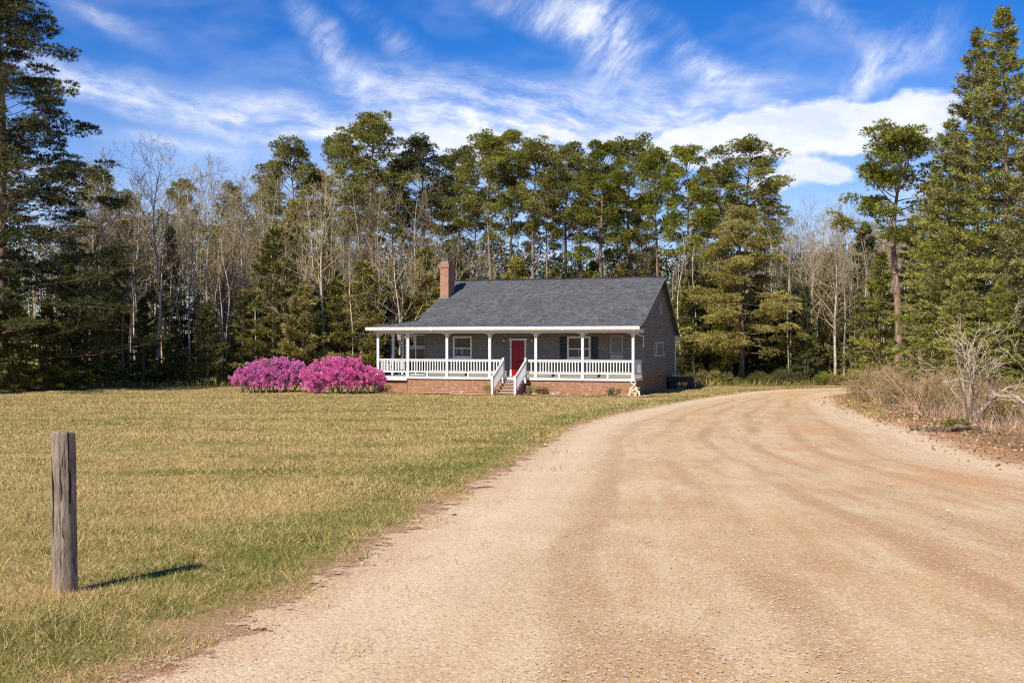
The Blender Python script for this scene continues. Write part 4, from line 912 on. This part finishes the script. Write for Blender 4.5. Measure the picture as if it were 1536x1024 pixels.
for i in range(44):
    k = rg.integers(0, 4); placed(bt[k][0], bt[k][1], rg.uniform(1150, 1400), rg.uniform(78, 100), rg.uniform(305, 400), label='slender leafless tree in the wood beyond the end of the drive', cat='bare tree', group='crowd of bare trees beyond the drive', w=rg.uniform(.8, 1.1))
for i in range(26):
    k = rg.integers(1, 4); placed(bt[k][0], bt[k][1], rg.uniform(660, 1100), rg.uniform(84, 100), rg.uniform(330, 400), label='thin bare tree half hidden behind the roof', cat='bare tree', group='bare trees behind the roof', w=rg.uniform(.8, 1))
placed(bt[0][0], 14, 1218, 76, 308, label='tall bare tree with brown twigs left of the pale birch', cat='bare tree', w=.9)
placed(bt[1][0], 14, 1186, 78, 345, label='bare tree between the bright young pine and the birch', cat='bare tree', w=.9)
bi = make_bare(71, 11, 2.7, .28, 30, bark=m_wbark, twig=m_twig, r0=.105, ang=38, name='birch_tree', wob=.12)
placed(bi, 11, 1253, 72, 325, label='white barked bare birch standing at the bend of the drive', cat='birch tree', w=1.0)
# slender bare poles crowding the shaded wood
po = [make_bare(81+i, 10, .9, .55, 9, lev=2, r0=.055, name='sapling', bark=m_gbark, ang=60) for i in range(3)]
for i in range(120):
    zone = i % 3; px = rg.uniform(1000, 1250) if zone == 0 else (rg.uniform(130, 560) if zone == 1 else rg.uniform(1180, 1420))
    lb, gp = [('thin pale sapling pole in the dark wood between gable and drive end', 'saplings right of the gable'), ('thin pale sapling pole in the shade left of the house', 'saplings left of the house'), ('thin sapling pole in the wood behind the bend of the drive', 'saplings behind the bend')][zone]
    placed(po[i % 3], 10, px, rg.uniform(71.5, 84) if zone == 1 else rg.uniform(73.5, 92), rg.uniform(330, 430), label=lb, cat='sapling', group=gp, w=rg.uniform(.8, 1.3))
# low shrubs along the tree line
sh = [make_leafy(91, 1.6, 3.2, 6000, m_cedar), make_leafy(92, 1.2, 2.6, 4500, m_olive), make_leafy(93, 1.9, 3.0, 6000, m_pined)]
for i in range(46):
    px = rg.uniform(-20, 560) if i % 2 else rg.uniform(1020, 1330)
    place(sh[[0, 2, 2, 0][i % 4]], X(px, 74), rg.uniform(71.5, 76) - (5 if px < 150 else 0), (rg.uniform(.6, 1.1) if px < 700 else rg.uniform(.35, .6)), label='dark leafy shrub in the shade along the foot of the wood', cat='shrub', group='shrubs along the foot of the wood')
for px, y, s, k, lb in [(1078, 73.5, 1.0, 1, 'yellowish shrub between the bench and the bright pine trunk'), (1062, 75, .9, 1, 'yellowish shrub behind the dark bench'), (1150, 72.5, .7, 1, 'low olive shrub right of the bright pine trunk'), (1180, 72, .7, 2, 'low dark shrub at the far side of the drive'), (1238, 71.5, .6, 0, 'low shrub at the foot of the birch')]:
    place(sh[k], X(px, y), y, s, label=lb, cat='shrub', group='shrubs beside the bright pine')

# far wood that reads as one mass
R = np.random.default_rng(77); b = MB(); n = 150000
yy = R.uniform(100, 122, n); pxx = R.uniform(-250, 1800, n); xx = (pxx-768)/F*yy
topz = 9.5 + 2.5*vnoise(np.c_[xx, yy*0+3], .12, 5) + 2.2*vnoise(np.c_[xx, yy*0+3], .5, 6) + np.clip((620-pxx)/300, 0, 1)*3.5 + np.clip((pxx-1180)/200, 0, 1)*2.5
zt = topz*R.random(n)**.8; b.blades(np.c_[xx, yy, zt-1.33], R.normal(size=(n, 3)), R.uniform(.25, .6, n), R.uniform(.12, .25, n), R.random(n), R)
ns = 1400; yy = R.uniform(94, 118, ns); xx = R.uniform(-.62, .62, ns)*yy; hh = R.uniform(6, 13, ns); lean = R.normal(size=(ns, 2))*.4
A_ = np.c_[xx, yy, np.full(ns, -1.5)]; B_ = np.c_[xx+lean[:, 0], yy+lean[:, 1], hh-1.33]
fw = b.build('distant_woods', m_pined); tag(fw, 'far mass of dark evergreen wood behind all the trees', 'woods', kind='stuff')
b = MB(); b.segs(A_, B_, R.uniform(.05, .13, ns), np.full(ns, .02), R.random(ns)); tag(b.build('distant_trunks', m_twig), 'crowd of far bare trunks deep in the wood', 'tree trunks', kind='stuff')

# ---------------------------------------------------------------- azaleas
def make_azalea(seed, lumps, label):
    """lumps: (x, y, z, rx, rz)"""
    R = np.random.default_rng(seed); t = empty('azalea_bush'); b = MB(); lf = MB(); s = MB(); A_, B_, Ra, Rb, RN = [], [], [], [], []
    for (x, y, z, rx, rz_) in lumps:
        # sprigs scattered over each lump, each with a little head of blossom
        ns = int(80*rx*rx+42); dv = unit(R.normal(size=(ns, 3)) + [0, -.1, .15]); rad = R.uniform(.6, 1.1, (ns, 1)) + (R.random((ns, 1)) < .16)*R.uniform(.08, .38, (ns, 1)); c = np.array([x, y, z]) + dv*[rx, rx, rz_]*rad; c[:, 2] = np.maximum(c[:, 2], .12)
        k = 36; ci = np.repeat(np.arange(ns), k); tone = R.random(ns)
        off = unit(R.normal(size=(ns*k, 3)))*R.uniform(.02, .11, (ns*k, 1)); b.blades(c[ci]+off, off + dv[ci]*.08, R.uniform(.045, .085, ns*k), .055, np.clip(.45*tone[ci]+.55*R.random(ns*k), 0, 1), R)
        m = int(600*rx*rx); dl = unit(R.normal(size=(m, 3))); lf.blades(np.array([x, y, z]) + dl*[rx, rx, rz_]*R.uniform(.3, .9, (m, 1)), R.normal(size=(m, 3)), R.uniform(.07, .13, m), .05, R.random(m), R)
        for q in range(5): grow(R, A_, B_, Ra, Rb, RN, np.array([x*.8+R.normal()*.15, y*.8+R.normal()*.15, -.05]), unit([x*.15+R.normal()*.4, y*.15+R.normal()*.4, 1]), z*1.1, .03, 1, 2, .02, .6, 3, .006)
    s.segs(A_, B_, Ra, Rb, np.array(RN)); s.build('stems', m_twig, t); lf.build('foliage', m_dkleaf, t); b.build('blossom', m_pink, t); tag(t, label, 'azalea', 'azaleas'); return t
ax, ay = X(404, 61.5), 61.5
a1 = make_azalea(101, [(-1.45, 0, .85, .62, .42), (-1.0, .2, 1.05, .75, .55), (-.4, 0, 1.15, .8, .62), (.2, -.1, 1.4, .75, .62), (.75, .1, 1.35, .8, .62), (1.25, 0, 1.05, .62, .6), (.2, -.6, .8, .7, .5), (1.0, -.6, .75, .7, .5), (-.7, -.5, .8, .65, .42), (-1.75, .1, .65, .4, .25), (1.6, .2, 1.3, .45, .4)], 'round pink flowering azalea standing farther from the house')
a1.location = (ax, ay, float(gh(ay)))
ax, ay = X(510, 60.2), 60.2
a2 = make_azalea(102, [(-1.55, -.2, .85, .65, .6), (-1.2, .1, 1.25, .65, .55), (-.6, .2, 1.45, .7, .5), (0, 0, 1.4, .75, .55), (.6, .1, 1.35, .75, .55), (1.2, 0, 1.15, .7, .5), (1.8, 0, .95, .6, .45), (2.2, 0, .75, .4, .3), (-1.2, -.6, .6, .65, .5), (.2, -.5, .95, .8, .5), (1.0, -.5, .8, .7, .45), (-.4, -.4, .9, .6, .5)], 'wide pink flowering azalea reaching the porch corner')
a2.location = (ax, ay, float(gh(ay)))

# ---------------------------------------------------------------- small things round the house
fs = [make_leafy(111, .55, .9, 900, m_olive, 'garden_shrub', .07, 9, lw=.03), make_leafy(112, .6, 1.1, 1000, m_dkleaf, 'garden_shrub', .07, 9, lw=.03)]
for x, y, s, k, lb in [(-8.05, -.55, 1.0, 0, 'small olive shrub in the mulch left of the porch steps'), (-5.5, -.7, 1.05, 0, 'small light green shrub in the mulch right of the porch steps'), (-4.95, -.6, .8, 1, 'small dark shrub beside the light green one right of the steps'), (-1.0, -.6, .8, 1, 'dark low shrub left of the driftwood at the house corner'), (-14.6, -.7, 1.0, 1, 'dark low shrub beside the azalea under the porch end')]:
    w_ = hw(x, y); place(fs[k], w_[0], w_[1], s, label=lb, cat='shrub', dz=.03)
# driftwood stump
dr = MB(); R = np.random.default_rng(9)
def limb(p, q, r0, r1, n=6, wob=.05):
    T_ = np.linspace(0, 1, n)[:, None]; P_2 = np.array(p)*(1-T_) + np.array(q)*T_ + R.normal(size=(n, 3))*wob*np.sin(T_*math.pi); dr.tube(P_2, np.linspace(r0, r1, n), 8)
limb((-.28, 0, 0), (.05, .05, .62), .09, .07); limb((.05, .05, .55), (.12, 0, .8), .09, .04); limb((.1, .05, .5), (.42, -.05, .02), .10, .05); limb((0, .1, .45), (-.15, .3, .85), .06, .02); limb((.1, .0, .45), (.32, .1, .5), .07, .03); limb((-.05, 0, .4), (.15, -.15, .05), .10, .06); limb((.35, -.05, .08), (.72, -.15, .03), .05, .025)
w_ = hw(.12, -.9); dwo = dr.build('driftwood', plain('bleached_wood', (.60, .46, .32), .85, .25, 6), smooth=True); dwo.location = w_; dwo.rotation_euler = (0, 0, -.2); tag(dwo, 'pale branching driftwood stump at the right corner of the porch', 'driftwood')
# stones at the foot of the porch
m_rock = plain('garden_stone', (.40, .28, .2), .9, .25, 8)
import bmesh
def rock(x, y, s, label):
    bm = bmesh.new(); bmesh.ops.create_icosphere(bm, subdivisions=2, radius=s)
    for v in bm.verts: v.co = Vector((v.co.x*1.2, v.co.y*.9, v.co.z*.65))*(1+.22*math.sin(v.co.x*31+v.co.y*17+x*9)*math.cos(v.co.z*23+y))
    me = bpy.data.meshes.new('garden_stone'); bm.to_mesh(me); bm.free(); me.materials.append(m_rock); o = bpy.data.objects.new('garden_stone', me); COL.objects.link(o); w = hw(x, y); o.location = (w[0], w[1], HO[2]+.05+s*.35); o.rotation_euler = (0, 0, x*3)
    tag(o, label, 'stone', 'stones in the mulch bed')
for x, y, s in [(-5.9, -1.0, .09), (-5.3, -1.15, .11), (-4.3, -.9, .13), (-4.0, -.85, .17), (-3.5, -.8, .10), (-9.6, -.7, .14), (-10.3, -.6, .10), (-2.4, -.8, .09), (-11.2, -.6, .10)]:
    rock(x, y, s, 'rounded stone on the mulch right of the porch steps' if x > -7 else 'rounded stone on the mulch left of the porch steps')
# dark low platform beside the house
pl = empty('low_bench', (X(1030, 66), 66, float(gh(66))), -.12); tag(pl, 'dark low wooden bench on block legs beyond the right wall of the house', 'bench')
m_dkw = plain('dark_weathered_boards', (.055, .045, .04), .8, .25, 6)
b = MB()
for i in range(5): b.box((-1.25, -.5+i*.205, .66), (.62, -.5+i*.205+.19, .74))
b.build('seat', m_dkw, pl)
b = MB(); b.box((-1.2, -.48, .42), (.57, -.44, .655)); b.box((-1.2, .44, .42), (.57, .48, .655)); b.build('frame', m_dkw, pl)
for x in (-1.1, .05):
    b = MB()
    for q in range(3): b.box((x+q*.002, -.42, q*.14), (x+.5-q*.002, .42, q*.14+.135))
    b.build('leg', m_dkw, pl)

# ---------------------------------------------------------------- brush right of the drive
bs = [make_brush(121, 1.7, 1.6, 30, leaves=900), make_brush(122, 1.5, 1.8, 30, leaves=1800), make_brush(123, 1.9, 1.4, 28, leaves=500), make_brush(124, 1.3, 1.9, 34, leaves=1600, twig=m_twig)]
BRG = 'twiggy brush beside the drive'
for i in range(78):
    py = rg.uniform(0, 1)**1.2; y = 54 - 25*py; xr = np.interp(y, RP2[:46, 1], RP2[:46, 0]); d_ = 2.0 + rg.uniform(0, 6.5)
    k = rg.integers(0, 4); s = rg.uniform(.75, 1.15)*(.85 if y > 38 else .68)
    if y < 37: d_ += .9
    lb = 'twiggy leafless shrub in the brush beside the far bend of the drive' if y > 42 else 'twiggy leafless shrub in the brush around the big pale stemmed shrub'
    place(bs[k], xr + d_, y, s, label=lb, cat='shrub', group=BRG + (' far' if y > 42 else ' near'))
big = make_brush(131, 3.9, .45, 7, twig=m_twigw, r=.045, lev=4, spread=.95, up=.04, kids=3, name='bare_shrub', tip=.006)
x_, y_ = at(1457, 634); place(big, x_, y_, .95, rz=.5, label='large bare shrub with pale forked stems right of the drive', cat='shrub')
big2 = make_brush(132, 2.6, .5, 8, twig=m_twigp, r=.03, lev=4, spread=1.0, up=.02, kids=3, name='bare_shrub', tip=.005)
x_, y_ = at(1382, 626); place(big2, x_, y_, .9, rz=.5, label='smaller crooked bare shrub left of the pale stemmed one', cat='shrub')
x_, y_ = at(1545, 640); place(big, x_+.3, y_, .75, rz=2.5, label='bare shrub cut by the right edge of the photo', cat='shrub')
# low green tufts and log in the bank
gs = make_leafy(141, .55, .9, 1300, m_olive, 'low_shrub', .08, 8, lw=.03)
for px, py, s, lb in [(1345, 612, 1.0, 'low green leafy clump at the foot of the brush'), (1300, 604, .7, 'small green clump where the brush meets the drive'), (1440, 650, .8, 'green clump in front of the large bare shrub')]:
    x_, y_ = at(px, py); place(gs, x_+.3, y_+1, s, label=lb, cat='shrub', group='green clumps by the drive')
lg = MB(); R = np.random.default_rng(3); dr = lg
x_, y_ = at(1425, 648); limb((-.9, .75, .05), (.1, .1, .05), .085, .09, 7, .10); limb((.1, .1, .05), (1.0, -.55, .03), .09, .04, 7, .12); limb((.0, .1, .08), (.7, .5, .14), .04, .015, 6, .08)
lo = lg.build('fallen_log', barkmat('rotten_bark', (.06, .04, .028), (.24, .17, .11)), smooth=True); lo.scale = (.8, .8, .8); lo.location = (x_, y_, float(gh(y_))+.02); tag(lo, 'fallen mossy log lying at the edge of the bank', 'log')
# dry weeds and twigs of the bank
R = np.random.default_rng(15); n = 26000; p = np.c_[R.uniform(8, 30, n), R.uniform(16, 62, n)]; sdp = roadsd(p); k = (sdp > 1.0+.8*vnoise(p, .8, 2)) & (p[:, 0] > np.interp(p[:, 1], RP2[:40, 1], RP2[:40, 0])) & (np.abs(p[:, 0]) < .52*p[:, 1]+1); p = p[k]; n = len(p)
b = MB(); D = unit(np.c_[R.normal(size=(n, 2))*.55, np.ones(n)]); A_ = np.c_[p, gh(p[:, 1])]; L_ = R.uniform(.15, .85, n)*(.4+1.2*vnoise(p, .9, 7)); b.segs(A_, A_+D*L_[:, None], np.full(n, .006), np.full(n, .003), R.random(n))
tag(b.build('dry_weeds', m_twigp), 'dry brown weeds covering the bank beside the drive', 'weeds', kind='stuff')
# weeds at the edge of the wood
R = np.random.default_rng(16); n = 14000; p = np.c_[R.uniform(-38, 30, n), R.uniform(68, 76, n)]; k = (lawn_f(p) < .5); p = p[k]; n = len(p)
b = MB(); D = unit(np.c_[R.normal(size=(n, 2))*.5, np.ones(n)]); b.blades(np.c_[p, gh(p[:, 1])], D, R.uniform(.15, .6, n), .035, R.random(n), R)
tag(b.build('woodland_undergrowth', m_cedar), "low green undergrowth at the wood's edge", 'undergrowth', kind='stuff')
